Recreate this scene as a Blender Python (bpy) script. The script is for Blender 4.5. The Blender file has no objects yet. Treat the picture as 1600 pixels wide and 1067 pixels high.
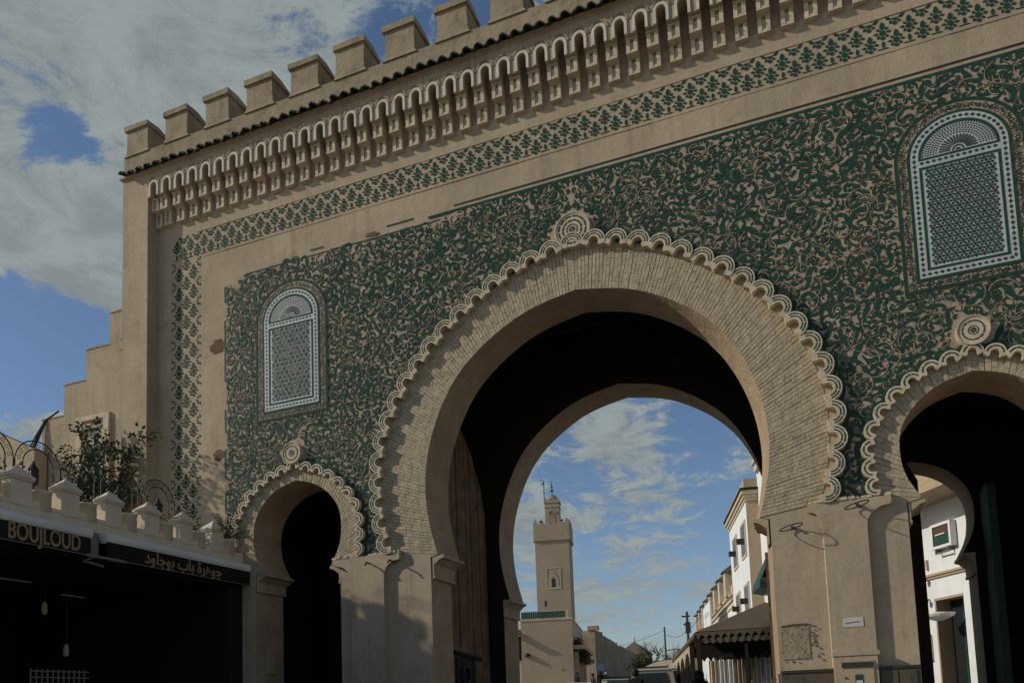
import bpy, math, random
import numpy as np
from mathutils import Vector, Matrix
from mathutils.geometry import tessellate_polygon
random.seed(7)
PI = math.pi
sc = bpy.context.scene
COL = sc.collection

# ------------------------------------------------------------------ camera
F_PX, YAW, PITCH, ROLL, CY = 1237.39, 0.366343, 0.0923617, -0.0366908, 985.806
CAM = np.array([0.0, -12.0, 1.5])
_f = np.array([-math.sin(YAW)*math.cos(PITCH), math.cos(YAW)*math.cos(PITCH), math.sin(PITCH)])
_r = np.array([math.cos(YAW), math.sin(YAW), 0.0])
_u = np.cross(_r, _f)
RR = _r*math.cos(ROLL) + _u*math.sin(ROLL)
UU = _u*math.cos(ROLL) - _r*math.sin(ROLL)
FF = _f
cd = bpy.data.cameras.new('camera')
cam = bpy.data.objects.new('camera', cd)
COL.objects.link(cam)
cam.matrix_world = Matrix(((RR[0], UU[0], -FF[0], CAM[0]), (RR[1], UU[1], -FF[1], CAM[1]),
                           (RR[2], UU[2], -FF[2], CAM[2]), (0, 0, 0, 1)))
cd.sensor_width = 36.0
cd.lens = F_PX*36.0/1600.0
cd.shift_y = (CY - 533.5)/1600.0
cd.clip_start = 0.1
cd.clip_end = 3000.0
sc.camera = cam

# ------------------------------------------------------------------ world, sun, exposure
SUN_TRAVEL = Vector((2.3, 1.0, -1.25)).normalized()
SUN_EL = math.asin(-SUN_TRAVEL.z)
SUN_AZ = math.atan2(-SUN_TRAVEL.x, -SUN_TRAVEL.y)      # from +Y, clockwise
EXPOSURE = -0.12
sc.view_settings.view_transform = 'Standard'
sc.view_settings.look = 'None'
sc.view_settings.gamma = 1.0
sc.view_settings.use_curve_mapping = False
sc.view_settings.exposure = EXPOSURE
wd = bpy.data.worlds.new('World')
sc.world = wd
wd.use_nodes = True
WN, WL = wd.node_tree.nodes, wd.node_tree.links
WN.clear()


def wn(t, **k):
    n = WN.new(t)
    for a, b in k.items():
        setattr(n, a, b)
    return n


def wmath(op, a, b=None, clamp=False):
    n = wn('ShaderNodeMath', operation=op, use_clamp=clamp)
    for i, v in enumerate((a, b)):
        if v is None:
            continue
        if isinstance(v, (int, float)):
            n.inputs[i].default_value = v
        else:
            WL.new(v, n.inputs[i])
    return n.outputs[0]


sky = wn('ShaderNodeTexSky', sky_type='NISHITA', sun_disc=False)
sky.sun_elevation = SUN_EL
sky.sun_rotation = SUN_AZ
sky.altitude = 400
sky.air_density = 1.0
sky.dust_density = 0.6
sky.ozone_density = 2.0
tc = wn('ShaderNodeTexCoord')
sep = wn('ShaderNodeSeparateXYZ')
WL.new(tc.outputs['Generated'], sep.inputs[0])
zc = wmath('MAXIMUM', sep.outputs[2], 0.0)
zz = wmath('ADD', zc, 0.16)
cx = wmath('DIVIDE', sep.outputs[0], zz)
cyy = wmath('DIVIDE', sep.outputs[1], zz)
comb = wn('ShaderNodeCombineXYZ')
WL.new(cx, comb.inputs[0]); WL.new(cyy, comb.inputs[1])
CLOUD_OFFSET = (3.1, 1.7, 0.0)
mp = wn('ShaderNodeMapping')
mp.inputs['Location'].default_value = CLOUD_OFFSET
WL.new(comb.outputs[0], mp.inputs[0])


def wnoise(scale, detail, rough, dist=0.0):
    n = wn('ShaderNodeTexNoise')
    n.inputs['Scale'].default_value = scale
    n.inputs['Detail'].default_value = detail
    n.inputs['Roughness'].default_value = rough
    n.inputs['Distortion'].default_value = dist
    WL.new(mp.outputs[0], n.inputs['Vector'])
    return n.outputs[0]


n1 = wnoise(1.5, 9, 0.6, 0.3)
n2 = wnoise(6.5, 9, 0.72, 0.5)
dens = wmath('ADD', wmath('MULTIPLY', n1, 0.46), wmath('MULTIPLY', n2, 0.54))


def wblob(px, py, rad, amt):
    """more (or less) cloud cover round one direction of the sky"""
    d = RR*(px - 800)/F_PX - UU*(py - CY)/F_PX + FF
    d = d/np.linalg.norm(d)
    v = wn('ShaderNodeVectorMath', operation='DOT_PRODUCT')
    nrm = wn('ShaderNodeVectorMath', operation='NORMALIZE')
    WL.new(tc.outputs['Generated'], nrm.inputs[0])
    WL.new(nrm.outputs[0], v.inputs[0])
    v.inputs[1].default_value = d
    m = wn('ShaderNodeMapRange', interpolation_type='SMOOTHSTEP')
    m.inputs[1].default_value = math.cos(rad); m.inputs[2].default_value = 1.0
    m.inputs[3].default_value = 0.0; m.inputs[4].default_value = amt
    WL.new(v.outputs['Value'], m.inputs[0])
    return m.outputs[0]


for b in ((150, 90, 0.30, 0.105), (620, 60, 0.25, 0.05), (60, 530, 0.10, -0.16), (120, 560, 0.07, -0.14), (150, 395, 0.10, 0.135), (60, 370, 0.11, 0.11), (100, 235, 0.05, -0.10), (20, 300, 0.04, -0.08), (100, 250, 0.05, -0.05), (430, 90, 0.06, -0.05), (80, 620, 0.07, 0.12),
          (1010, 770, 0.11, 0.06), (940, 660, 0.06, 0.07), (1090, 700, 0.06, -0.08), (900, 900, 0.09, 0.03), (830, 830, 0.07, 0.08)):
    dens = wmath('ADD', dens, wblob(*b))
mr = wn('ShaderNodeMapRange', interpolation_type='SMOOTHSTEP')
mr.inputs[1].default_value = 0.50; mr.inputs[2].default_value = 0.585
WL.new(dens, mr.inputs[0])
cov = wmath('MULTIPLY', mr.outputs[0], 0.93)
haze = wn('ShaderNodeMapRange', interpolation_type='SMOOTHSTEP')
haze.inputs[1].default_value = 0.0; haze.inputs[2].default_value = 0.22
haze.inputs[3].default_value = 0.45; haze.inputs[4].default_value = 0.0
WL.new(zc, haze.inputs[0])
cov = wmath('MAXIMUM', cov, haze.outputs[0])
bg1 = wn('ShaderNodeBackground'); bg1.inputs['Strength'].default_value = 0.097
tint = wn('ShaderNodeMix', data_type='RGBA', blend_type='MULTIPLY')
tint.inputs[0].default_value = 1.0
WL.new(sky.outputs[0], tint.inputs[6]); tint.inputs[7].default_value = (0.95, 1.0, 1.06, 1)
WL.new(tint.outputs[2], bg1.inputs[0])
bg2 = wn('ShaderNodeBackground')
bg2.inputs[0].default_value = (0.295, 0.337, 0.33, 1)
shade = wn('ShaderNodeMapRange', interpolation_type='SMOOTHSTEP')
shade.inputs[1].default_value = 0.38; shade.inputs[2].default_value = 0.62
shade.inputs[3].default_value = 0.86; shade.inputs[4].default_value = 1.14
WL.new(n2, shade.inputs[0]); WL.new(shade.outputs[0], bg2.inputs['Strength'])
mx = wn('ShaderNodeMixShader')
WL.new(cov, mx.inputs[0]); WL.new(bg1.outputs[0], mx.inputs[1]); WL.new(bg2.outputs[0], mx.inputs[2])
wo = wn('ShaderNodeOutputWorld')
WL.new(mx.outputs[0], wo.inputs[0])
sd = bpy.data.lights.new('sun', 'SUN')
sd.energy = 3.1
sd.angle = math.radians(1.2)
sd.color = (1.0, 0.915, 0.76)
so = bpy.data.objects.new('sun', sd)
COL.objects.link(so)
so.location = (-30, -20, 40)
so.rotation_euler = SUN_TRAVEL.to_track_quat('-Z', 'Y').to_euler()


# ------------------------------------------------------------------ helpers
def ray(x, y):
    return RR*(x - 800)/F_PX - UU*(y - CY)/F_PX + FF


def at(x, y, Y):
    d = ray(x, y); return CAM + d*((Y - CAM[1])/d[1])


def ground(y):
    if y < -2: return 0.0
    if y < 3.8: return (y + 2)/5.8*0.4
    return 0.28 + 0.032*y


def mat(name, col, rough=0.85, var=0.0, vscale=1.5, bump=0.0, bscale=40.0, streak=0.0, col2=None, spec=0.3, metal=0.0, stripe=None, grime=None, fine=0.0):
    m = bpy.data.materials.new(name)
    m.use_nodes = True
    N, L = m.node_tree.nodes, m.node_tree.links
    b = N['Principled BSDF']
    b.inputs['Roughness'].default_value = rough
    b.inputs['Metallic'].default_value = metal
    b.inputs['Specular IOR Level'].default_value = spec
    c4 = (*col, 1)
    if not (var or streak or bump or stripe or grime or fine):
        b.inputs['Base Color'].default_value = c4
        return m
    geo = N.new('ShaderNodeNewGeometry')
    pos = geo.outputs['Position']

    def noise(scale, det=5, rgh=0.6, sv=None):
        n = N.new('ShaderNodeTexNoise')
        n.inputs['Scale'].default_value = scale
        n.inputs['Detail'].default_value = det
        n.inputs['Roughness'].default_value = rgh
        if sv:
            k = N.new('ShaderNodeMapping'); k.inputs['Scale'].default_value = sv
            L.new(pos, k.inputs[0]); L.new(k.outputs[0], n.inputs['Vector'])
        else:
            L.new(pos, n.inputs['Vector'])
        return n.outputs[0]

    def rng(src, a, bb, c, d):
        r = N.new('ShaderNodeMapRange')
        for i, v in enumerate((a, bb, c, d)):
            r.inputs[i+1].default_value = v
        L.new(src, r.inputs[0]); return r.outputs[0]

    def mix(fac, a, bb, mode='MIX'):
        x = N.new('ShaderNodeMix'); x.data_type = 'RGBA'; x.blend_type = mode
        if isinstance(fac, float): x.inputs[0].default_value = fac
        else: L.new(fac, x.inputs[0])
        for i, v in ((6, a), (7, bb)):
            if isinstance(v, tuple): x.inputs[i].default_value = v
            else: L.new(v, x.inputs[i])
        return x.outputs[2]
    cur = c4
    if var:
        c2 = col2 or tuple(max(0, v*(1-0.9*var)) for v in col)
        cur = mix(rng(noise(vscale, 6, 0.65), 0.32, 0.68, 0, 1), c4, (*c2, 1))
    if fine:
        cur = mix(rng(noise(vscale*9+7, 4, 0.7), 0.35, 0.7, 0, fine), cur, tuple(v*0.55 for v in col) + (1,))
    if streak:
        s = rng(noise(1.0, 5, 0.6, (5.5, 5.5, 0.35)), 0.52, 0.75, 0, streak)
        cur = mix(s, cur, tuple(v*0.45 for v in col) + (1,))
    if grime:
        gcol, lo, hi, amt, gs = grime
        cur = mix(rng(noise(gs, 7, 0.7), lo, hi, 0, amt), cur, (*gcol, 1))
    if stripe:
        axis, freq, amt = stripe
        at_ = N.new('ShaderNodeAttribute'); at_.attribute_name = 'arc'
        mm = N.new('ShaderNodeMath'); mm.operation = 'MULTIPLY'; mm.inputs[1].default_value = freq
        L.new(at_.outputs['Fac'], mm.inputs[0])
        fr = N.new('ShaderNodeMath'); fr.operation = 'FRACT'; L.new(mm.outputs[0], fr.inputs[0])
        st = rng(fr.outputs[0], 0.0, 0.22, 1, 0)
        nz = rng(noise(9, 3), 0.35, 0.7, 0.3, 1.0)
        m2 = N.new('ShaderNodeMath'); m2.operation = 'MULTIPLY'; L.new(st, m2.inputs[0]); L.new(nz, m2.inputs[1])
        m3 = N.new('ShaderNodeMath'); m3.operation = 'MULTIPLY'; L.new(m2.outputs[0], m3.inputs[0]); m3.inputs[1].default_value = amt
        cur = mix(m3.outputs[0], cur, tuple(v*0.35 for v in col) + (1,))
    if isinstance(cur, tuple): b.inputs['Base Color'].default_value = cur
    else: L.new(cur, b.inputs['Base Color'])
    if bump:
        bp = N.new('ShaderNodeBump'); bp.inputs['Strength'].default_value = bump
        bp.inputs['Distance'].default_value = 0.03
        a1 = noise(bscale, 5, 0.65); a2 = noise(bscale*0.12, 3, 0.5)
        ad = N.new('ShaderNodeMath'); ad.operation = 'ADD'; L.new(a1, ad.inputs[0])
        ms = N.new('ShaderNodeMath'); ms.operation = 'MULTIPLY'; ms.inputs[1].default_value = 2.5
        L.new(a2, ms.inputs[0]); L.new(ms.outputs[0], ad.inputs[1])
        L.new(ad.outputs[0], bp.inputs['Height']); L.new(bp.outputs[0], b.inputs['Normal'])
    return m


def tilemat(name, col, col2, rough=0.35):
    """glazed tile whose colour differs from tile to tile, with thin joints"""
    m = mat(name, col, rough, spec=0.06, var=0.6, vscale=3.0, col2=col2, bump=0.15, bscale=25, grime=((0.10, 0.075, 0.05), 0.56, 0.72, 0.7, 1.6), fine=0.5)
    return m


class MB:
    def __init__(s):
        s.v = []; s.f = []; s.mi = []; s.arc = None

    def add(s, vs, fs, m=0):
        o = len(s.v)
        s.v.extend([tuple(map(float, p)) for p in vs])
        for f in fs:
            s.f.append(tuple(o + i for i in f)); s.mi.append(m)
        return o

    def box(s, x0, x1, y0, y1, z0, z1, m=0):
        s.add([(x0, y0, z0), (x1, y0, z0), (x1, y1, z0), (x0, y1, z0), (x0, y0, z1), (x1, y0, z1), (x1, y1, z1), (x0, y1, z1)],
              [(0, 3, 2, 1), (4, 5, 6, 7), (0, 1, 5, 4), (1, 2, 6, 5), (2, 3, 7, 6), (3, 0, 4, 7)], m)

    def obox(s, c, ax, ay, h, z0, z1, m=0):
        """box on two horizontal axes (2-vectors with half lengths built in)"""
        p = []
        for z in (z0, z1):
            for a, b in ((-1, -1), (1, -1), (1, 1), (-1, 1)):
                p.append((c[0] + a*ax[0] + b*ay[0], c[1] + a*ax[1] + b*ay[1], z))
        s.add(p, [(0, 3, 2, 1), (4, 5, 6, 7), (0, 1, 5, 4), (1, 2, 6, 5), (2, 3, 7, 6), (3, 0, 4, 7)], m)

    def prism(s, poly, y0, y1, m=0, back=True, mfront=None):
        """polygon in (x,z), extruded from y0 (front, nearer -Y) to y1"""
        n = len(poly)
        tri = tessellate_polygon([[Vector((p[0], p[1], 0)) for p in poly]])
        vs = [(p[0], y0, p[1]) for p in poly] + [(p[0], y1, p[1]) for p in poly]
        area = sum(poly[i][0]*poly[(i+1) % n][1] - poly[(i+1) % n][0]*poly[i][1] for i in range(n))
        fs = []
        for t in tri:
            a = [poly[i] for i in t]
            o = (a[1][0]-a[0][0])*(a[2][1]-a[0][1]) - (a[2][0]-a[0][0])*(a[1][1]-a[0][1])
            t = tuple(t) if o > 0 else tuple(reversed(t))
            fs.append(t)
            if back: fs.append(tuple(n + i for i in reversed(t)))
        s.add(vs, fs, m if mfront is None else mfront)
        o = len(s.v) - 2*n
        for i in range(n):
            j = (i+1) % n
            q = (i, i+n, j+n, j) if area > 0 else (i, j, j+n, i+n)
            s.f.append(tuple(o + k for k in q)); s.mi.append(m)

    def flat(s, poly, y, m=0):
        n = len(poly)
        tri = tessellate_polygon([[Vector((p[0], p[1], 0)) for p in poly]])
        fs = []
        for t in tri:
            a = [poly[i] for i in t]
            o = (a[1][0]-a[0][0])*(a[2][1]-a[0][1]) - (a[2][0]-a[0][0])*(a[1][1]-a[0][1])
            fs.append(tuple(t) if o > 0 else tuple(reversed(t)))
        s.add([(p[0], y, p[1]) for p in poly], fs, m)

    def tube(s, pts, r, n=6, m=0, caps=True):
        pts = [Vector(p) for p in pts]
        if len(pts) < 2: return
        rs = r if hasattr(r, '__len__') else [r]*len(pts)
        vs = []
        for i, p in enumerate(pts):
            t = (pts[min(i+1, len(pts)-1)] - pts[max(i-1, 0)]).normalized()
            a = t.cross(Vector((0, 0, 1)))
            if a.length < 0.05: a = t.cross(Vector((0, 1, 0)))
            a.normalize(); b = t.cross(a)
            for k in range(n):
                q = 2*PI*k/n
                vs.append(p + (a*math.cos(q) + b*math.sin(q))*rs[i])
        fs = []
        for i in range(len(pts)-1):
            for k in range(n):
                k2 = (k+1) % n
                fs.append((i*n+k, i*n+k2, (i+1)*n+k2, (i+1)*n+k))
        if caps:
            fs.append(tuple(reversed(range(n)))); fs.append(tuple((len(pts)-1)*n + k for k in range(n)))
        s.add(vs, fs, m)

    def lathe(s, c, prof, n=16, m=0, yscale=1.0):
        vs = []
        for (r, z) in prof:
            for k in range(n):
                q = 2*PI*k/n
                vs.append((c[0] + r*math.cos(q), c[1] + r*math.sin(q)*yscale, c[2] + z))
        fs = []
        for i in range(len(prof)-1):
            for k in range(n):
                k2 = (k+1) % n
                fs.append((i*n+k, i*n+k2, (i+1)*n+k2, (i+1)*n+k))
        fs.append(tuple(reversed(range(n)))); fs.append(tuple((len(prof)-1)*n + k for k in range(n)))
        s.add(vs, fs, m)

    def mesh(s, name, mats, smooth=False):
        me = bpy.data.meshes.new(name)
        me.from_pydata(s.v, [], s.f)
        for m in (mats if isinstance(mats, (list, tuple)) else [mats]):
            me.materials.append(m)
        me.polygons.foreach_set('material_index', s.mi)
        if smooth: me.polygons.foreach_set('use_smooth', [True]*len(s.f))
        if s.arc is not None:
            a = me.attributes.new('arc', 'FLOAT', 'POINT')
            a.data.foreach_set('value', s.arc)
        me.update()
        return me

    def build(s, name, mats, parent=None, smooth=False, kind=None, loc=None):
        return link(name, s.mesh(name, mats, smooth), parent, kind, loc)


def link(name, me, parent=None, kind=None, loc=None):
    o = bpy.data.objects.new(name, me)
    COL.objects.link(o)
    if parent is not None:
        o.parent = parent
    if kind: o['kind'] = kind
    if loc is not None: o.location = loc
    return o


def tag(o, label, cat, group=None):
    o['label'] = label; o['category'] = cat
    if group: o['group'] = group
    return o


def thing(name, label, cat, loc=(0, 0, 0), rz=0.0, group=None):
    o = bpy.data.objects.new(name, None)
    o.empty_display_size = 0.3
    COL.objects.link(o)
    o.location = loc; o.rotation_euler = (0, 0, rz)
    return tag(o, label, cat, group)


def copy_tree(o, parent=None):
    c = o.copy(); COL.objects.link(c)
    if parent is not None: c.parent = parent
    for ch in list(o.children): copy_tree(ch, c)
    return c


def text_mesh(body, size, extrude, offset=0.0):
    c = bpy.data.curves.new('lettering', 'FONT')
    c.body = body; c.size = size; c.extrude = extrude; c.offset = offset
    c.align_x = 'CENTER'; c.align_y = 'CENTER'
    o = bpy.data.objects.new('lettering', c)
    COL.objects.link(o)
    dg = bpy.context.evaluated_depsgraph_get()
    me = bpy.data.meshes.new_from_object(o.evaluated_get(dg))
    bpy.data.objects.remove(o); bpy.data.curves.remove(c)
    return me


# ------------------------------------------------------------------ materials
M = {}
M['plaster'] = mat('plaster', (0.49, 0.393, 0.270), 0.95, var=0.32, vscale=0.8, bump=0.2, bscale=24, streak=0.5, grime=((0.20, 0.155, 0.105), 0.54, 0.76, 0.65, 2.3), fine=0.35)
M['plaster_top'] = mat('weathered plaster', (0.39, 0.315, 0.205), 0.95, var=0.35, vscale=1.4, bump=0.5, bscale=22, streak=0.55, grime=((0.13, 0.105, 0.075), 0.52, 0.75, 0.7, 2.8), fine=0.3)
M['cream'] = mat('cream stucco', (0.60, 0.50, 0.36), 0.9, var=0.3, vscale=5, bump=0.3, bscale=40, grime=((0.2, 0.16, 0.11), 0.56, 0.76, 0.5, 6.0))
M['limewash'] = mat('pale limewash', (0.70, 0.60, 0.455), 0.92, var=0.2, vscale=3, bump=0.15, bscale=30, streak=0.15)
M['white_stucco'] = mat('white stucco', (0.66, 0.61, 0.52), 0.9, var=0.25, vscale=6, bump=0.25, bscale=40, grime=((0.3, 0.24, 0.17), 0.55, 0.8, 0.5, 5.0))
M['brick'] = mat('pale brick', (0.53, 0.44, 0.30), 0.92, var=0.4, vscale=7, bump=0.5, bscale=45, grime=((0.25, 0.19, 0.12), 0.55, 0.78, 0.5, 2.0), fine=0.35)
M['mortar'] = mat('mortar', (0.30, 0.23, 0.155), 0.95, var=0.3, vscale=6, bump=0.4, bscale=60)
M['reveal'] = mat('brick reveal', (0.47, 0.35, 0.23), 0.92, var=0.35, vscale=2.5, bump=0.5, bscale=40, stripe=('arc', 15.0, 0.6), fine=0.3)
M['backplate'] = mat('pinkish tile bed', (0.44, 0.345, 0.245), 0.85, var=0.4, vscale=3, bump=0.3, bscale=50, grime=((0.12, 0.10, 0.07), 0.55, 0.76, 0.6, 1.3), fine=0.3)
M['green'] = tilemat('green glaze', (0.024, 0.066, 0.043), (0.030, 0.072, 0.056))
M['dark'] = mat('dark glaze', (0.022, 0.032, 0.024), 0.45, var=0.5, vscale=5, col2=(0.05, 0.045, 0.03))
M['green2'] = mat('bright green glaze', (0.020, 0.074, 0.042), 0.6, spec=0.08, var=0.6, vscale=4, col2=(0.02, 0.06, 0.05), fine=0.4)
M['white_tile'] = mat('white mosaic', (0.50, 0.55, 0.53), 0.45, var=0.3, vscale=8, fine=0.3)
M['roof_tile'] = mat('green roof tile', (0.022, 0.040, 0.026), 0.6, var=0.6, vscale=5, col2=(0.045, 0.05, 0.032), bump=0.3, bscale=50)
M['niche'] = mat('niche brown', (0.40, 0.29, 0.19), 0.95, var=0.4, vscale=5, bump=0.2)
M['wood'] = mat('old door wood', (0.25, 0.15, 0.082), 0.85, var=0.6, vscale=3.5, streak=0.95, bump=0.5, bscale=30, grime=((0.05, 0.08, 0.06), 0.52, 0.75, 0.7, 1.6))
M['darkwood'] = mat('dark wood', (0.022, 0.016, 0.011), 0.8, var=0.4, vscale=3)
M['shade_dark'] = mat('shade-dark interior', (0.016, 0.013, 0.009), 0.95, var=0.4, vscale=1.2, bump=0.3)  # near-black: the deep shade of the interiors is put into the colour
M['iron'] = mat('black iron', (0.018, 0.016, 0.014), 0.55, spec=0.4)
M['dado'] = mat('brown glazed dado', (0.115, 0.075, 0.05), 0.5, var=0.6, vscale=4, col2=(0.06, 0.075, 0.06), grime=((0.02, 0.05, 0.04), 0.55, 0.62, 0.9, 3.5))
M['awning_metal'] = mat('awning casing', (0.72, 0.71, 0.68), 0.5, var=0.2, vscale=2, spec=0.5)
M['valance'] = mat('black canvas', (0.014, 0.012, 0.010), 0.9, var=0.3, vscale=3)
M['gold'] = mat('gold lettering', (0.29, 0.20, 0.10), 0.8)
M['greymetal'] = mat('grey metal', (0.18, 0.18, 0.17), 0.5, metal=0.4)
M['whitewall'] = mat('white limewash', (0.74, 0.76, 0.76), 0.9, var=0.12, vscale=1.2, streak=0.12, bump=0.15, bscale=30)
M['tanwall'] = mat('tan limewash', (0.45, 0.35, 0.23), 0.92, var=0.18, vscale=1.2, bump=0.2, streak=0.2, fine=0.2)
M['mosque'] = mat('mosque render', (0.43, 0.34, 0.235), 0.95, var=0.2, vscale=0.35, bump=0.2, bscale=8, streak=0.2, fine=0.25)
M['citywall'] = mat('rammed earth wall', (0.43, 0.325, 0.21), 0.97, var=0.55, vscale=0.5, bump=0.8, bscale=3, streak=0.15, grime=((0.13, 0.095, 0.06), 0.5, 0.7, 0.8, 0.8), fine=0.5)
M['asphalt'] = mat('asphalt', (0.10, 0.092, 0.08), 0.9, var=0.3, vscale=2, bump=0.3)
M['earth'] = mat('pale paving', (0.42, 0.355, 0.275), 0.95, var=0.3, vscale=0.7, bump=0.3)
M['glassdark'] = mat('dark glass', (0.02, 0.025, 0.025), 0.15, spec=0.6)
M['shutter'] = mat('brown shutter', (0.09, 0.05, 0.03), 0.7)
M['canvas'] = mat('canopy canvas', (0.14, 0.115, 0.085), 0.95, var=0.3, vscale=1.2)
M['canvas_light'] = mat('pale canvas', (0.42, 0.36, 0.26), 0.95, var=0.2, vscale=1.0)
M['leaf'] = mat('leaf', (0.045, 0.065, 0.03), 0.7, var=0.6, vscale=9, col2=(0.085, 0.09, 0.045))
M['leafdark'] = mat('dark leaf', (0.022, 0.028, 0.016), 0.75, var=0.5, vscale=6, col2=(0.05, 0.03, 0.03))
M['bark'] = mat('bark', (0.10, 0.075, 0.05), 0.95, var=0.4, vscale=4)
M['greentile'] = mat('green balustrade', (0.02, 0.075, 0.05), 0.5, var=0.4, vscale=2)
M['cloth'] = mat('black cloth', (0.018, 0.017, 0.018), 0.95, var=0.3, vscale=8)
M['cloth2'] = mat('grey cloth', (0.06, 0.055, 0.055), 0.95, var=0.3, vscale=8)
M['skin'] = mat('skin', (0.26, 0.15, 0.09), 0.6)
M['hair'] = mat('hair', (0.015, 0.012, 0.01), 0.7)
M['carwhite'] = mat('white car paint', (0.55, 0.56, 0.56), 0.3, spec=0.5)
M['cargrey'] = mat('grey car paint', (0.20, 0.21, 0.21), 0.3, spec=0.5)
M['carbeige'] = mat('beige car paint', (0.38, 0.35, 0.28), 0.3, spec=0.5)
M['rubber'] = mat('rubber', (0.02, 0.02, 0.02), 0.9)
M['carglass'] = mat('car glass', (0.03, 0.048, 0.048), 0.15, spec=0.4)
M['chrome'] = mat('chrome', (0.5, 0.5, 0.5), 0.25, metal=0.9)
M['lampwhite'] = mat('white lamp lens', (0.7, 0.7, 0.68), 0.3)
M['redlens'] = mat('red lens', (0.35, 0.02, 0.015), 0.3)
M['terracotta'] = mat('terracotta', (0.30, 0.15, 0.08), 0.85, var=0.3, vscale=6)
M['paper'] = mat('white notice', (0.55, 0.54, 0.50), 0.8, var=0.2, vscale=9)
M['signblue'] = mat('pale blue sign', (0.42, 0.50, 0.62), 0.6)
M['signgreen'] = mat('green sign', (0.02, 0.07, 0.03), 0.6)
M['billboard'] = mat('lilac billboard', (0.48, 0.47, 0.66), 0.6, var=0.6, vscale=1.5, col2=(0.30, 0.42, 0.62))
M['ridge'] = mat('rough render', (0.27, 0.205, 0.135), 0.95, var=0.4, vscale=20, bump=0.5, bscale=60)
M['patch'] = mat('bare render patch', (0.185, 0.125, 0.075), 0.97, var=0.5, vscale=9, bump=0.8, bscale=30)

# ------------------------------------------------------------------ ground and street
g = MB()
ys = [-60, -30, -2, 0, 3.8, 20, 60, 120, 220, 420]
for i, y in enumerate(ys):
    g.v += [(-420, y, ground(y)), (420, y, ground(y))]
for i in range(len(ys)-1):
    g.f.append((2*i, 2*i+1, 2*i+3, 2*i+2)); g.mi.append(0)
g.build('ground', M['earth'], kind='structure')
g = MB()
rd = []
for y in (-2, 0, 3.8, 10, 30, 60, 110):
    c = -3.3 - (0.2126*(y-3.8) if y > 3.8 else 0)
    w = 2.2 if y < 6 else 3.4
    g.v += [(c-w, y, ground(y)+0.02), (c+w, y, ground(y)+0.02)]
for i in range(6):
    g.f.append((2*i, 2*i+1, 2*i+3, 2*i+2)); g.mi.append(0)
g.build('street', M['asphalt'], kind='structure')

# ================================================================== THE GATE
gate = thing('city_gate', 'monumental beige city gate with green tiled arches, merlons and three horseshoe openings', 'gate')
XL, XR = -13.07, 6.52
XC = -3.275
MAIN_T = [(4.10, 2.63), (4.57, 2.76), (5.0, 2.825), (5.4, 2.835), (5.9, 2.77), (6.5, 2.575), (7.1, 2.235), (7.55, 1.755), (7.93, 1.12), (8.09, 0.64), (8.20, 0.0)]
SMALL_T = [(4.12, 0.74), (4.45, 0.925), (4.75, 0.972), (5.05, 0.955), (5.3, 0.85), (5.55, 0.61), (5.70, 0.34), (5.78, 0.0)]
MCUSP_T = [(4.22, 3.44), (4.6, 3.55), (5.0, 3.62), (5.5, 3.635), (5.95, 3.59), (6.45, 3.44), (7.05, 3.10), (7.6, 2.63), (8.1, 2.02), (8.5, 1.36), (8.75, 0.72), (8.87, 0.0)]
SCUSP_T = [(4.22, 1.24), (4.5, 1.275), (4.8, 1.29), (5.05, 1.255), (5.3, 1.13), (5.6, 0.86), (5.83, 0.50), (5.96, 0.0)]


def resample(tab, n):
    """left half, bottom to apex, as n points of equal arc length; half width >= 0"""
    p = np.array([(w, z) for z, w in tab], float)
    q = [p]
    for _ in range(3):                                 # Chaikin keeps the ends
        a = q[-1]
        new = [a[0]]
        for i in range(len(a)-1):
            new += [a[i]*0.75 + a[i+1]*0.25, a[i]*0.25 + a[i+1]*0.75]
        new.append(a[-1]); q.append(np.array(new))
    a = q[-1]
    s = np.concatenate([[0], np.cumsum(np.hypot(*np.diff(a, axis=0).T))])
    t = np.linspace(0, s[-1], n)
    return np.stack([np.interp(t, s, a[:, 0]), np.interp(t, s, a[:, 1])], 1), s[-1]


def arch_full(tab, xc, n, sx=1.0, dz=0.0):
    h, _ = resample(tab, n)
    left = [(xc - w*sx, z + dz) for w, z in h]
    right = [(xc + w*sx, z + dz) for w, z in h[:-1]][::-1]
    return left + right


def opening(xc, jamb, tip, tab, n, sx=1.0, dz=0.0, z0=-0.3):
    """outline from left foot round the arch to right foot"""
    a = arch_full(tab, xc, n, sx, dz)
    zt = a[0][1]
    return [(xc-jamb, z0), (xc-jamb, zt-0.04)] + a + [(xc+jamb, zt-0.04), (xc+jamb, z0)]


XSL, XSR = -8.78, 2.23
TOPZ = 12.62
NM, NS = 48, 28


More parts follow.
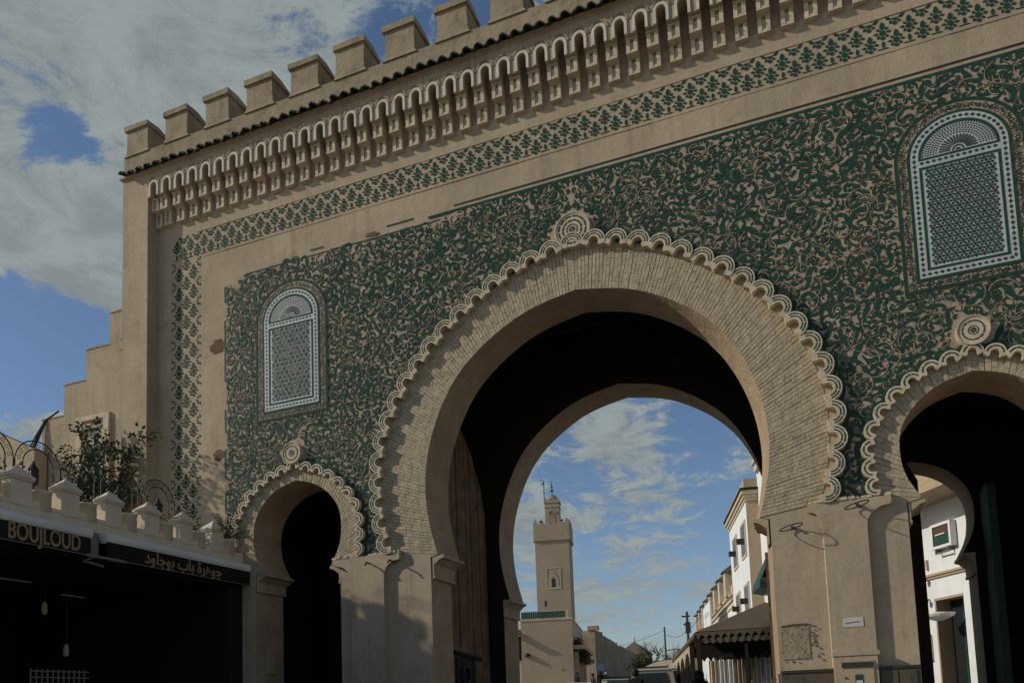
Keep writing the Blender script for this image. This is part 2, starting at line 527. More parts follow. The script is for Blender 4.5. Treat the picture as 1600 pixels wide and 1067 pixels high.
def wall_pair(y0, y1, outs0, outs1, x0, x1, z1, wall_m, rev_m, names, rev_name='arch_reveal'):
    w = MB()
    for y, outs in ((y0, outs0), (y1, outs1)):
        poly = [(x0, -0.3)]
        for o in outs: poly += o
        poly += [(x1, -0.3), (x1, z1), (x0, z1)]
        w.flat(poly, y)
        if y == y1:
            n = len(poly); nt = len(w.f)
    # flip the back face
    half = len(w.f)//2
    w.f = w.f[:half] + [tuple(reversed(f)) for f in w.f[half:]]
    w.box(x0, x1, y0+0.004, y1-0.004, z1-0.3, z1-0.004)
    w.box(x0+0.002, x0+0.12, y0+0.004, y1-0.004, -0.3, z1-0.31)
    w.box(x1-0.12, x1-0.002, y0+0.004, y1-0.004, -0.3, z1-0.31)
    w.build(names, wall_m, gate)
    for o0, o1 in zip(outs0, outs1):
        r = MB()
        s = 0.0; arc = []
        for i, (p, q) in enumerate(zip(o0, o1)):
            if i: s += math.hypot(p[0]-o0[i-1][0], p[1]-o0[i-1][1])
            r.v += [(p[0], y0, p[1]), (q[0], y1, q[1])]; arc += [s, s]
        for i in range(len(o0)-1):
            r.f.append((2*i, 2*i+1, 2*i+3, 2*i+2)); r.mi.append(0)
        r.arc = arc
        r.build(rev_name, rev_m, gate)


fo = [opening(XSL, 0.93, 0.74, SMALL_T, NS), opening(XC, 2.77, 2.63, MAIN_T, NM), opening(XSR, 0.93, 0.74, SMALL_T, NS)]
fi = [opening(XSL-0.02, 0.90, 0.7, SMALL_T, NS, 0.965), opening(XC-0.05, 2.72, 2.5, MAIN_T, NM, 0.965), opening(XSR-0.02, 0.90, 0.7, SMALL_T, NS, 0.965)]
wall_pair(0.0, 0.8, fo, fi, XL+0.01, XR, TOPZ, M['plaster'], M['reveal'], 'facade_wall')
# rear wall: central arch and the right one
ro = [opening(XC-0.02, 2.62, 2.4, MAIN_T, NM, 0.943, -0.45), opening(1.72, 0.86, 0.7, SMALL_T, NS, 0.93, -0.36)]
ri = [opening(XC-0.02, 2.62, 2.4, MAIN_T, NM, 0.943, -0.45), opening(1.72, 0.86, 0.7, SMALL_T, NS, 0.93, -0.36)]
wall_pair(3.0, 3.8, ro, ri, XL+0.01, XR, TOPZ, M['plaster'], M['reveal'], 'rear_wall')
# passage shell
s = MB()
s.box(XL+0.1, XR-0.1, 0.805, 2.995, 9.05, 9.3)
s.build('passage_ceiling', M['shade_dark'], gate)
lin = MB()                                             # sheets over both walls' inner faces, shade painted into their colour
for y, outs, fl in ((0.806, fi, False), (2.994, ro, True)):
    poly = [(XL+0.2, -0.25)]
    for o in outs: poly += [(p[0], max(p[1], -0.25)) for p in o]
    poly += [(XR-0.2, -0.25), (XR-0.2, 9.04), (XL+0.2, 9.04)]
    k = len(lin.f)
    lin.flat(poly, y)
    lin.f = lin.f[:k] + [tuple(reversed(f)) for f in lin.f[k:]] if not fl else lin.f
lin.build('passage_shade_lining', M['shade_dark'], gate)
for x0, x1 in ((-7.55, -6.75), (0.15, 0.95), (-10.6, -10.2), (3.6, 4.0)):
    s = MB(); s.box(x0, x1, 0.81, 2.99, -0.3, 9.04); s.build('passage_divider', M['shade_dark'], gate)

# imposts at the springing of every arch
def impost(xj, side, y0, y1, tip, z, h, m=M['plaster']):
    """xj jamb plane, side +1 when it projects to +X"""
    b = MB()
    prof = [(0.0, z-h), (0.035, z-h), (0.035, z-h+0.05), (0.02, z-h+0.06), (0.03, z-0.16), (tip*0.75, z-0.07), (tip+0.015, z-0.055), (tip+0.015, z-0.005), (0.0, z-0.005)]
    n = len(prof)
    vs = [(xj + side*p[0], y0, p[1]) for p in prof] + [(xj + side*p[0], y1, p[1]) for p in prof]
    fs = [tuple(range(n)), tuple(reversed(range(n, 2*n)))] + [(i, i+n, (i+1) % n + n, (i+1) % n) for i in range(n)]
    if side > 0: fs = [tuple(reversed(f)) for f in fs]
    b.add(vs, fs)
    b.build('impost', m, gate)


for sd_ in (-1, 1):
    impost(XC + sd_*2.745, -sd_, 0.012, 0.86, 0.20, 4.095, 0.40)
    impost(XSL + sd_*0.915, -sd_, 0.012, 0.86, 0.20, 4.115, 0.34)
    impost(XSR + sd_*0.915, -sd_, 0.012, 0.86, 0.20, 4.115, 0.34)
    impost(XC - 0.02 + sd_*2.615, -sd_, 2.96, 3.86, 0.16, 3.645, 0.36)
    impost(1.72 + sd_*0.855, -sd_, 2.96, 3.86, 0.17, 3.755, 0.36)

# brick voussoirs --------------------------------------------------
brick_list = []


def voussoirs(xc, tab_i, tab_o, dt, splits, y=0.0):
    hi, Li = resample(tab_i, 400)
    ho, Lo = resample(tab_o, 400)
    n = int((Li+Lo)/2/dt)
    for side in (-1, 1):
        for k in range(n):
            a, b = k/n, (k+1)/n
            def pt(t, r):
                i = t*399; j = int(min(i, 398)); f = i-j
                p = hi[j]*(1-f)+hi[j+1]*f; q = ho[j]*(1-f)+ho[j+1]*f
                return p*(1-r) + q*r
            L = np.linalg.norm(pt(a, 1)-pt(a, 0))
            cuts = [0.0]
            off = (0.5 if k % 2 else 1.0)
            step = 1.0/splits
            c = step*off*random.uniform(0.85, 1.15)
            while c < 1-0.25*step:
                cuts.append(c); c += step*random.uniform(0.85, 1.15)
            cuts.append(1.0)
            gt = 0.0030/dt*(b-a)*random.uniform(0.7, 1.7)
            jit = random.uniform(-0.05, 0.05)*(b-a)
            for r0, r1 in zip(cuts[:-1], cuts[1:]):
                g0, g1 = (0.0 if r0 == 0 else 0.0018/L), 0.0018/L
                q = [pt(a+gt+jit, r0+g0), pt(a+gt+jit, r1-g1), pt(b-gt+jit, r1-g1), pt(b-gt+jit, r0+g0)]
                q = [(xc + side*p[0], p[1]) for p in q]
                if side > 0: q = q[::-1]
                pr = random.uniform(0.008, 0.0135)
                brick_list.append((q, y-pr, y+0.003))


def brick_faces(mb, q, y0, y1):
    c = (sum(p[0] for p in q)/4, sum(p[1] for p in q)/4)
    ins = [(c[0] + (p[0]-c[0])*0.985, c[1] + (p[1]-c[1])*0.95) for p in q]
    vs = [(p[0], y1, p[1]) for p in q] + [(p[0], y0+0.004, p[1]) for p in q] + [(p[0], y0, p[1]) for p in ins]
    fs = []
    for i in range(4):
        j = (i+1) % 4
        fs += [(i, i+4, j+4, j), (i+4, i+8, j+8, j+4)]
    fs.append((8, 9, 10, 11)[::-1])
    a = (q[1][0]-q[0][0])*(q[2][1]-q[0][1]) - (q[2][0]-q[0][0])*(q[1][1]-q[0][1])
    if a > 0: fs = [tuple(reversed(f)) for f in fs]
    mb.add(vs, fs)


voussoirs(XC, [(z, w) for z, w in MAIN_T], [(z, w+0.03) for z, w in MCUSP_T[:-1]] + [(MCUSP_T[-1][0]+0.03, 0.0)], 0.060, 2.7)
voussoirs(XSL, SMALL_T, [(z, w+0.03) for z, w in SCUSP_T[:-1]] + [(SCUSP_T[-1][0]+0.02, 0.0)], 0.062, 1.5)
voussoirs(XSR, SMALL_T, [(z, w+0.03) for z, w in SCUSP_T[:-1]] + [(SCUSP_T[-1][0]+0.02, 0.0)], 0.075, 1.5)
# mortar bed behind the bricks
for xc, ti, to in ((XC, MAIN_T, MCUSP_T), (XSL, SMALL_T, SCUSP_T), (XSR, SMALL_T, SCUSP_T)):
    a = arch_full(ti, xc, 60, 1.0); b = arch_full(to, xc, 60, 1.0)
    mb = MB()
    for i, (p, q) in enumerate(zip(a, b)):
        k = 1.0
        mb.v += [(p[0], -0.003, p[1]), (q[0], -0.003, q[1])]
        if i: mb.f.append((2*i-2, 2*i, 2*i+1, 2*i-1)[::-1]); mb.mi.append(0)
    mb.build('mortar_bed', M['mortar'], gate)
brick_list.sort(key=lambda b: -(b[0][0][0]*0 + (math.hypot(b[0][0][0]-b[0][1][0], b[0][0][1]-b[0][1][1])) / np.linalg.norm(np.array([b[0][0][0], 0, b[0][0][1]])-CAM) * (1 if b[0][0][0] < 2.9 else 0)))
for q, y0, y1 in brick_list[:300]:
    cx_, cz_ = sum(p[0] for p in q)/4, sum(p[1] for p in q)/4
    mb = MB(); brick_faces(mb, [(p[0]-cx_, p[1]-cz_) for p in q], y0, y1)
    mb.build('brick', M['brick'], gate, loc=(cx_, 0, cz_))
mb = MB()
for q, y0, y1 in brick_list[300:]: brick_faces(mb, q, y0, y1)
mb.build('brickwork', M['brick'], gate, kind='stuff')


# scalloped ring ---------------------------------------------------
def scallop_mesh(p, leg, depth, ri, ro, dz, m0='scallop'):
    n = 10
    mb = MB()
    out = []
    out.append((ro, 0.03)); out.append((ro, leg))
    for k in range(1, n): out.append((ro*math.cos(PI*k/n), leg + ro*math.sin(PI*k/n)))
    out.append((-ro, leg)); out.append((-ro, 0.03))
    inn = []
    # three small lobes on the inner edge legs
    inn.append((-ri-0.015, 0.0)); inn.append((-ri, 0.03)); inn.append((-ri, leg))
    for k in range(n-1, 0, -1): inn.append((ri*math.cos(PI*k/n), leg + ri*math.sin(PI*k/n)*0.95))
    inn.append((ri, leg)); inn.append((ri, 0.03)); inn.append((ri+0.015, 0.0))
    poly = out + inn
    mb.prism(poly, -depth-dz, 0.0)
    # bevelled lip along the intrados
    return mb


def inlay_mesh(p, leg, depth, radii, wid, dz):
    mb = MB()
    for r in radii:
        n = 9
        a0, a1 = math.radians(8), math.radians(172)
        for (b0, b1) in ((a0, a0+(a1-a0)*0.31), (a0+(a1-a0)*0.345, a0+(a1-a0)*0.655), (a0+(a1-a0)*0.69, a1)):
            po = []
            for k in range(4): q = b0+(b1-b0)*k/3; po.append(((r+wid)*math.cos(q), leg+(r+wid)*math.sin(q)))
            for k in range(3, -1, -1): q = b0+(b1-b0)*k/3; po.append((r*math.cos(q), leg+r*math.sin(q)))
            mb.prism(po, -depth-dz-0.004, -depth-dz+0.002, back=False)
    return mb


def outline_mesh(r, wid, leg):
    mb = MB(); po = []; n = 9
    a0, a1 = math.radians(20), math.radians(160)
    for k in range(n): q = a0+(a1-a0)*k/(n-1); po.append(((r+wid)*math.cos(q), leg+(r+wid)*math.sin(q)))
    for k in range(n-1, -1, -1): q = a0+(a1-a0)*k/(n-1); po.append((r*math.cos(q), leg+r*math.sin(q)))
    mb.prism(po, -0.028, -0.015, back=False)
    return mb


def scallop_ring(xc, tab, per_half, leg, depth, radii, wid, ratio_i, skip_right=False):
    h, L = resample(tab, 600)
    full = np.concatenate([np.stack([-h[:, 0], h[:, 1]], 1), np.stack([h[::-1][1:, 0], h[::-1][1:, 1]], 1)])
    s = np.concatenate([[0], np.cumsum(np.hypot(*np.diff(full, axis=0).T))])
    N = per_half*2+1
    p = s[-1]/N
    ro, ri = p*0.54, p*ratio_i
    meshes = [(scallop_mesh(p, leg, depth, ri, ro, d).mesh('scallop', M['cream']),
               inlay_mesh(p, leg, depth, [r*p for r in radii], wid*p, d).mesh('inlay_strip', M['green2']),
               outline_mesh(ro+0.02, 0.035, leg).mesh('green_edging', M['green'])) for d in (0.0, 0.006)]
    for k in range(N):
        t = (k+0.5)*p
        x, z = np.interp(t, s, full[:, 0]), np.interp(t, s, full[:, 1])
        x2, z2 = np.interp(t+0.06, s, full[:, 0]), np.interp(t+0.06, s, full[:, 1])
        x1, z1 = np.interp(t-0.06, s, full[:, 0]), np.interp(t-0.06, s, full[:, 1])
        ang = math.atan2(z2-z1, x2-x1)
        a, b, c = meshes[k % 2]
        o = link('scallop', a, gate)
        o.location = (xc + x, 0, z); o.rotation_euler = (0, -ang, 0)
        sc_ = random.uniform(0.97, 1.03); o.scale = (1, random.uniform(0.94, 1.06), sc_)
        link('inlay_strip', b, o)
        e = link('green_edging', c, gate); e.location = o.location; e.rotation_euler = o.rotation_euler
    return p


scallop_ring(XC, MCUSP_T, 18, 0.07, 0.13, (0.305, 0.42), 0.05, 0.22)
scallop_ring(XSL, SCUSP_T, 9, 0.05, 0.10, (0.36,), 0.07, 0.22)
scallop_ring(XSR, SCUSP_T, 9, 0.05, 0.10, (0.36,), 0.07, 0.22)


def ring_poly(r0, r1, a0, a1, n):
    return [(r1*math.cos(a0+(a1-a0)*k/n), r1*math.sin(a0+(a1-a0)*k/n)) for k in range(n+1)] + [(r0*math.cos(a0+(a1-a0)*k/n), r0*math.sin(a0+(a1-a0)*k/n)) for k in range(n, -1, -1)]


def medallion(x, z, R, rings):
    t = MB(); t.prism([(R*math.cos(2*PI*k/32), R*math.sin(2*PI*k/32)) for k in range(32)], -0.115, 0.0)
    t.prism(ring_poly(R*0.93, R*1.0, 0, 2*PI*0.999, 40), -0.130, -0.11)
    o = t.build('medallion', M['cream'], gate, loc=(x, 0, z))
    d = MB()
    for f in rings:
        for k in range(12):
            d.prism(ring_poly(R*f, R*(f+0.085), 2*PI*(k+0.08)/12, 2*PI*(k+0.92)/12, 3), -0.120, -0.11, back=False)
    d.build('medallion_inlay', M['green2'], o)
    e = MB()
    e.prism(ring_poly(R*0.27, R*0.32, 0, 2*PI*0.999, 20), -0.120, -0.11, back=False)
    for k in range(8):
        a = 2*PI*k/8
        c, s_ = math.cos(a), math.sin(a)
        po = [(0.03, 0), (0.14, 0.045), (0.22, 0.0), (0.14, -0.045)]
        e.prism([((u*c - v*s_)*R, (u*s_ + v*c)*R) for u, v in po], -0.120, -0.11, back=False)
    e.build('medallion_rosette', M['dark'], o)


medallion(XC+0.02, 9.17, 0.30, (0.48, 0.72))
medallion(XSL-0.01, 6.27, 0.205, (0.60,))
medallion(XSR+0.03, 6.30, 0.205, (0.60,))

# pilasters and capitals between the arches -------------------------
def capital_pilaster(x0, x1, f0, f1, m=M['plaster']):
    zc_ = 4.19
    pr = []
    n = 7
    for k in range(n+1):                               # left cavetto, bottom to top
        q = k/n*PI/2
        pr.append((x0 - (1-math.cos(q))*(x0-f0), 3.80 + 0.27*math.sin(q)))
    left = [(x0, -0.2)] + pr + [(f0-0.02, zc_-0.10), (f0-0.02, zc_)]
    right = [(x1 + (x0-a)*(f1-x1)/(x0-f0) if x0 != f0 else x1, b) for a, b in pr]
    right = [(x1, -0.2)] + right + [(f1+0.02, zc_-0.10), (f1+0.02, zc_)]
    poly = right + left[::-1]
    b = MB()
    b.prism(poly, -0.10, 0.0)
    b.build('capital_pilaster', m, gate)
    c = MB()                                           # broken plaster crumbs on the capital top
    for k in range(26):
        x = random.uniform(f0, f1); w = random.uniform(0.02, 0.06)
        c.box(x-w, x+w, -random.uniform(0.05, 0.12), -0.001, zc_+0.001, zc_+random.uniform(0.02, 0.06))
    c.build('broken_plaster', M['cream'], gate, kind='stuff')


capital_pilaster(-7.585, -6.913, -7.93, -6.62)
capital_pilaster(0.205, 0.775, 0.03, 1.08)
# dado of glazed tiles below
def dado(x0, x1, y0, y1, back=-0.001):
    d = MB(); d.box(x0, x1, y0, back, -0.2, 1.80); d.build('tile_dado', M['dado'], gate)
    if y1 is not None:
        d = MB(); d.box(x0, x1, y1, back-0.0005, 1.803, 1.84); d.build('dado_rim', M['dark'], gate)


for x0, x1, yy in ((XC+2.78, 0.205, -0.035), (0.775, XSR-0.935, -0.055), (-7.84, -7.59, -0.03), (-6.91, XC-2.775, -0.03), (-9.89, XSL-0.935, -0.03), (XSR+0.94, XR, -0.03)):
    dado(x0, x1, yy, yy-0.02)
dado(-7.575, -6.92, -0.13, -0.15, -0.102)
for sx in (-1, 1):                                     # returns inside the jambs
    dado(XC+sx*2.77-0.03, XC+sx*2.77+0.03, 0.02, None, 0.78); dado(XSL+sx*0.92-0.03, XSL+sx*0.92+0.03, 0.02, None, 0.78)
for x0 in (0.80, 1.03):
    b = MB(); b.box(x0, x0+0.21, -0.075, -0.056, 0.3, 1.78); b.build('dado_tile', M['dado'], gate)

# left corner pilaster ----------------------------------------------
b = MB(); b.box(-12.79, -12.12, -0.28, 0.0, -0.2, TOPZ); b.box(XL, -12.79, -0.01, 0.82, -0.2, TOPZ); b.build('corner_pilaster', M['plaster'], gate)
b = MB(); b.box(5.57, XR-0.28, -0.28, 0.0, -0.2, TOPZ); b.build('corner_pilaster', M['plaster'], gate)

# green tile panel ----------------------------------------------------
PX0, PX1, PZ0, PZ1 = -10.415, 3.865, 4.20, 10.17
out_m = arch_full([(z, w+0.20) for z, w in MCUSP_T[:-1]] + [(MCUSP_T[-1][0]+0.20, 0)], XC, 60)
out_s = arch_full([(z, w+0.14) for z, w in SCUSP_T[:-1]] + [(SCUSP_T[-1][0]+0.14, 0)], XSL, 40)
out_r = [(p[0]-XSL+XSR, p[1]) for p in out_s]
a1 = 3.7
poly = [(PX0, PZ0), (out_s[0][0], PZ0)] + out_s[::1] + [(out_s[-1][0], PZ0), (out_m[0][0], PZ0)] + out_m + [(out_m[-1][0], PZ0), (out_r[0][0], PZ0)] + out_r + [(out_r[-1][0], PZ0), (PX1, PZ0)]
top = [(PX1, 10.17), (-5.2, 10.17)]
x = -5.2
random.seed(11)
while x > -10.0:                                        # ragged upper edge on the left where tiles have fallen
    x -= random.uniform(0.15, 0.5)
    top.append((max(x, -10.12), 10.10 - random.uniform(0.0, 0.05)))
top += [(-10.13, 9.93), (-10.41, 9.91)]
poly = poly + top
b = MB(); b.prism(poly, -0.012, -0.001); b.build('tile_bed', M['backplate'], gate)
random.seed(21)
RES = 0.0066
GW, GH = int((PX1-PX0)/RES), int((10.16-PZ0)/RES)
gx = PX0 + (np.arange(GW)+0.5)*RES
gz = PZ0 + (np.arange(GH)+0.5)*RES


def scanfill(poly_):
    msk = np.zeros((GH, GW), bool)
    P_ = np.array(poly_)
    for j in range(GH):
        z = gz[j]
        a, c = P_, np.roll(P_, -1, 0)
        cr = ((a[:, 1] <= z) & (c[:, 1] > z)) | ((c[:, 1] <= z) & (a[:, 1] > z))
        if not cr.any(): continue
        xs = np.sort(a[cr, 0] + (z-a[cr, 1])/(c[cr, 1]-a[cr, 1])*(c[cr, 0]-a[cr, 0]))
        for q in range(0, len(xs)-1, 2): msk[j] |= (gx >= xs[q]) & (gx <= xs[q+1])
    return msk


allow = scanfill(poly)
for (mxx, mz, mr_) in ((XC+0.02, 9.17, 0.36), (XSL-0.01, 6.27, 0.26), (XSR+0.03, 6.30, 0.26)):
    allow &= (gx[None, :]-mxx)**2 + (gz[:, None]-mz)**2 > mr_**2
WIN = (-8.845, 2.30)
WH, WZ0, WZT = 0.81, 7.0, 8.93                          # outer border: half width, bottom, springing
for wx in WIN:
    inside = (np.abs(gx[None, :]-wx) < WH) & (gz[:, None] > WZ0) & (gz[:, None] < WZT)
    inside |= ((gx[None, :]-wx)/WH)**2 + ((gz[:, None]-WZT)/0.75)**2 < 1
    inside &= gz[:, None] > WZ0
    allow &= ~inside
occ = ~allow
occ0 = occ.copy()
_disc = {}


def disc(r):
    k = int(round(r/RES))
    if k not in _disc:
        yy_, xx_ = np.mgrid[-k:k+1, -k:k+1]
        _disc[k] = (yy_[(xx_**2+yy_**2) <= k*k+0.5], xx_[(xx_**2+yy_**2) <= k*k+0.5])
    return _disc[k]


def to_ij(P_):
    return np.clip(((P_[:, 1]-PZ0)/RES).astype(int), 0, GH-1), np.clip(((P_[:, 0]-PX0)/RES).astype(int), 0, GW-1)


def path(kind, size):
    n = 26
    t = np.linspace(-1, 1, n)
    if kind == 's':
        kap = np.sign(t)*(0.7 + 5.6*np.abs(t)**1.7)*random.uniform(0.9, 1.2)
        ds = size*2.2/n
        wid = 0.150*size*(1-0.70*np.abs(t)**1.2)*(1+0.2*np.cos(t*9))
    elif kind == 'c':
        u = (t+1)/2
        kap = (0.6 + 4.8*u**1.3)
        ds = size*1.9/n
        wid = 0.135*size*np.clip(0.12+1.1*np.sin(PI*np.clip(u*0.92, 0, 1)), 0.12, 1)*(1+0.15*np.cos(u*14))
    else:
        u = (t+1)/2
        kap = np.full(n, random.uniform(-2, 2))
        ds = size*1.1/n
        wid = 0.17*size*np.sin(PI*u)**0.8 + 0.003
    th = np.cumsum(kap)*ds/size*1.0
    sgn = random.choice((-1, 1))
    th = th*sgn + random.uniform(0, 2*PI)
    xx_ = np.cumsum(np.cos(th))*ds; zz_ = np.cumsum(np.sin(th))*ds
    P_ = np.stack([xx_-xx_.mean(), zz_-zz_.mean()], 1)
    return P_, wid, th


arab = MB()
MIR = 2*XC


def ribbon(P_, wid, th, y, m, blobs=None):
    ribbon1(P_, wid, th, y, m, blobs)
    Q_ = np.stack([MIR-P_[:, 0], P_[:, 1]], 1)
    ii, jj = to_ij(Q_)
    if Q_[:, 0].min() > PX0+0.05 and not occ0[ii, jj].any():
        ribbon1(Q_[::-1], np.asarray(wid)[::-1], (-np.asarray(th))[::-1], y, m, [(MIR-a, b, r) for a, b, r in blobs or ()])


def ribbon1(P_, wid, th, y, m, blobs=None):
    n = len(P_)
    nx, nz = -np.sin(th), np.cos(th)
    Lp = np.stack([P_[:, 0]+nx*wid, P_[:, 1]+nz*wid], 1); Rp = np.stack([P_[:, 0]-nx*wid, P_[:, 1]-nz*wid], 1)
    o = len(arab.v)
    for i in range(n):
        arab.v += [(Lp[i, 0], -0.0115, Lp[i, 1]), (Lp[i, 0], y, Lp[i, 1]), (Rp[i, 0], y, Rp[i, 1]), (Rp[i, 0], -0.0115, Rp[i, 1])]
    for i in range(n-1):
        a, c = o+4*i, o+4*i+4
        for f in ((a+1, a, c, c+1), (a+2, a+1, c+1, c+2), (a+3, a+2, c+2, c+3)):
            arab.f.append(f); arab.mi.append(m)
    for (px_, pz_, r) in blobs or ():
        k = 9
        arab.add([(px_ + r*math.cos(2*PI*i/k), y-0.0006, pz_ + r*math.sin(2*PI*i/k)) for i in range(k)] + [(px_ + r*1.02*math.cos(2*PI*i/k), -0.0115, pz_ + r*1.02*math.sin(2*PI*i/k)) for i in range(k)],
                 [tuple(range(k))] + [(i, i+k, (i+1) % k + k, (i+1) % k) for i in range(k)], m)


_h = allow.copy(); _h[:, gx < XC+0.02] = False
ci, cj = np.nonzero(_h)


def scatter(kind, sizes, tries, gap, thresh, mfun):
    cnt = 0
    for _ in range(tries):
        q = random.randrange(len(ci))
        if occ[ci[q], cj[q]]: continue
        size = random.uniform(*sizes)
        P_, wid, th = path(kind, size)
        P_ = P_ + np.array([gx[cj[q]], gz[ci[q]]])
        nx = np.stack([-np.sin(th), np.cos(th)], 1)
        tests = np.concatenate([P_, P_+nx*wid[:, None], P_-nx*wid[:, None]])
        if tests[:, 0].min() < XC+0.004 or tests[:, 0].max() > PX1-0.05 or tests[:, 1].max() > 10.15 or tests[:, 1].min() < PZ0: continue
        ii, jj = to_ij(tests)
        if occ0[ii, jj].any() or occ[ii, jj].mean() > thresh: continue
        y = -0.0175 - random.random()*0.005
        bl = []
        if kind in 'sc':
            ends = [(-1, 1)] if kind == 'c' else [(0, -1), (-1, 1)]
            for e, _s in ends:
                bl.append((P_[e, 0], P_[e, 1], wid[e]*1.7+0.006))
            for e in ((6, 19) if kind == 's' else (9,)):
                sg = random.choice((-1, 1))
                bl.append((P_[e, 0]+nx[e, 0]*wid[e]*sg*0.9, P_[e, 1]+nx[e, 1]*wid[e]*sg*0.9, wid[e]*0.75))
        ribbon(P_, wid, th, y, mfun(), bl)
        for i in range(0, len(P_)):
            di, dj = disc(wid[i]+gap)
            a, c = to_ij(P_[i:i+1])
            occ[np.clip(a[0]+di, 0, GH-1), np.clip(c[0]+dj, 0, GW-1)] = True
        for (bx_, bz_, r) in bl:
            di, dj = disc(r+gap); a, c = to_ij(np.array([[bx_, bz_]]))
            occ[np.clip(a[0]+di, 0, GH-1), np.clip(c[0]+dj, 0, GW-1)] = True
        cnt += 1
    return cnt


gm = lambda: 0
scatter('s', (0.19, 0.27), 9000, 0.011, 0.03, gm)
scatter('c', (0.14, 0.21), 20000, 0.011, 0.03, gm)
scatter('s', (0.10, 0.16), 26000, 0.010, 0.03, gm)
scatter('c', (0.075, 0.13), 50000, 0.0095, 0.04, gm)
scatter('l', (0.045, 0.10), 26000, 0.010, 0.03, lambda: 0 if random.random() < 0.72 else 1)
# thin double vines, lower than the leaves so they pass behind them
for _ in range(1100):
    q = random.randrange(len(ci))
    R_ = random.uniform(0.04, 0.20); a0 = random.uniform(0, 2*PI); da = random.uniform(1.5, 4.5)
    nn = 14
    th = np.linspace(a0, a0+da, nn)
    dbl = random.random() < 0.5
    base = np.array([gx[cj[q]], gz[ci[q]]])
    for dr in ((0, 0.024) if dbl else (0,)):
        P_ = base + np.stack([(R_+dr)*np.cos(th), (R_+dr)*np.sin(th)], 1)
        if P_[:, 0].min() < XC or P_[:, 0].max() > PX1-0.03 or P_[:, 1].max() > 10.14 or P_[:, 1].min() < PZ0+0.02: continue
        ii, jj = to_ij(P_)
        ok = ~occ0[ii, jj]
        runs, cur = [], []
        for k in range(nn):
            if ok[k]: cur.append(k)
            else:
                if len(cur) > 3: runs.append(cur)
                cur = []
        if len(cur) > 3: runs.append(cur)
        for r in runs:
            ribbon(P_[r], np.full(len(r), random.uniform(0.005, 0.008)), th[r]+PI/2, -0.0125-random.random()*0.004, 1 if random.random() < 0.55 else 0)
# fine scratched lines that bare the tile bed
for _ in range(420):
    q = random.randrange(len(ci))
    R_ = random.uniform(0.05, 0.22); a0 = random.uniform(0, 2*PI); da = random.uniform(1.2, 4.4)
    th = np.linspace(a0, a0+da, 13); R_ = R_*np.linspace(1.0, random.uniform(0.35, 1.0), 13)
    P_ = np.array([gx[cj[q]], gz[ci[q]]]) + np.stack([R_*np.cos(th), R_*np.sin(th)], 1)
    if P_[:, 0].min() < XC or P_[:, 0].max() > PX1-0.03 or P_[:, 1].max() > 10.1 or P_[:, 1].min() < PZ0+0.02: continue
    ii, jj = to_ij(P_)
    if occ0[ii, jj].any(): continue
    ribbon(P_, np.full(13, random.uniform(0.003, 0.005)), th+PI/2, -0.0232-random.random()*0.0006, 2)
# straight green edging of the panel
for x0, x1, z0, z1 in ((-10.41, -10.375, 4.25, 9.9),):
    k = 0; z = z0
    while z < z1:
        h_ = random.uniform(0.22, 0.4)
        if random.random() < 0.8: arab.box(x0+random.uniform(-.004, .004), x1, -0.0165, -0.0115, z, min(z1, z+h_)-0.006)
        z += h_
x = -5.9
while x < PX1:
    w = random.uniform(0.25, 0.4)
    arab.box(x, min(PX1, x+w)-0.006, -0.0165, -0.0115, 10.115, 10.16, 0); x += w
x = -9.9
while x < -5.9:
    w = random.uniform(0.2, 0.4)
    if random.random() < 0.75: arab.box(x, x+w-0.006, -0.0165, -0.0115, 10.03, 10.055, 0)
    x += w
arab.build('arabesque_relief', [M['green'], M['dark'], M['backplate']], gate, kind='stuff')
for x0, x1, z in ((-6.75, -6.2, 10.195), (-5.4, PX1, 10.225), (-8.4, -8.1, 10.15)):
    l = MB()
    x = x0
    while x < x1:
        w = random.uniform(0.3, 0.5)
        l.box(x, min(x1, x+w)-0.003, -0.012, -0.001, z, z+0.022); x += w
    l.build('border_strip', M['dark'], gate)


# mosaic windows ------------------------------------------------------
def arch_poly(hw, z0, zs, rise, n=20):
    return [(-hw, z0), (hw, z0), (hw, zs)] + [(hw*math.cos(PI*k/n), zs + rise*math.sin(PI*k/n)) for k in range(1, n)] + [(-hw, zs)]


def frame_strip(hw0, z00, zs0, ri0, hw1, z01, zs1, ri1, n=20):
    a = arch_poly(hw0, z00, zs0, ri0, n); b_ = arch_poly(hw1, z01, zs1, ri1, n)
    return a, b_


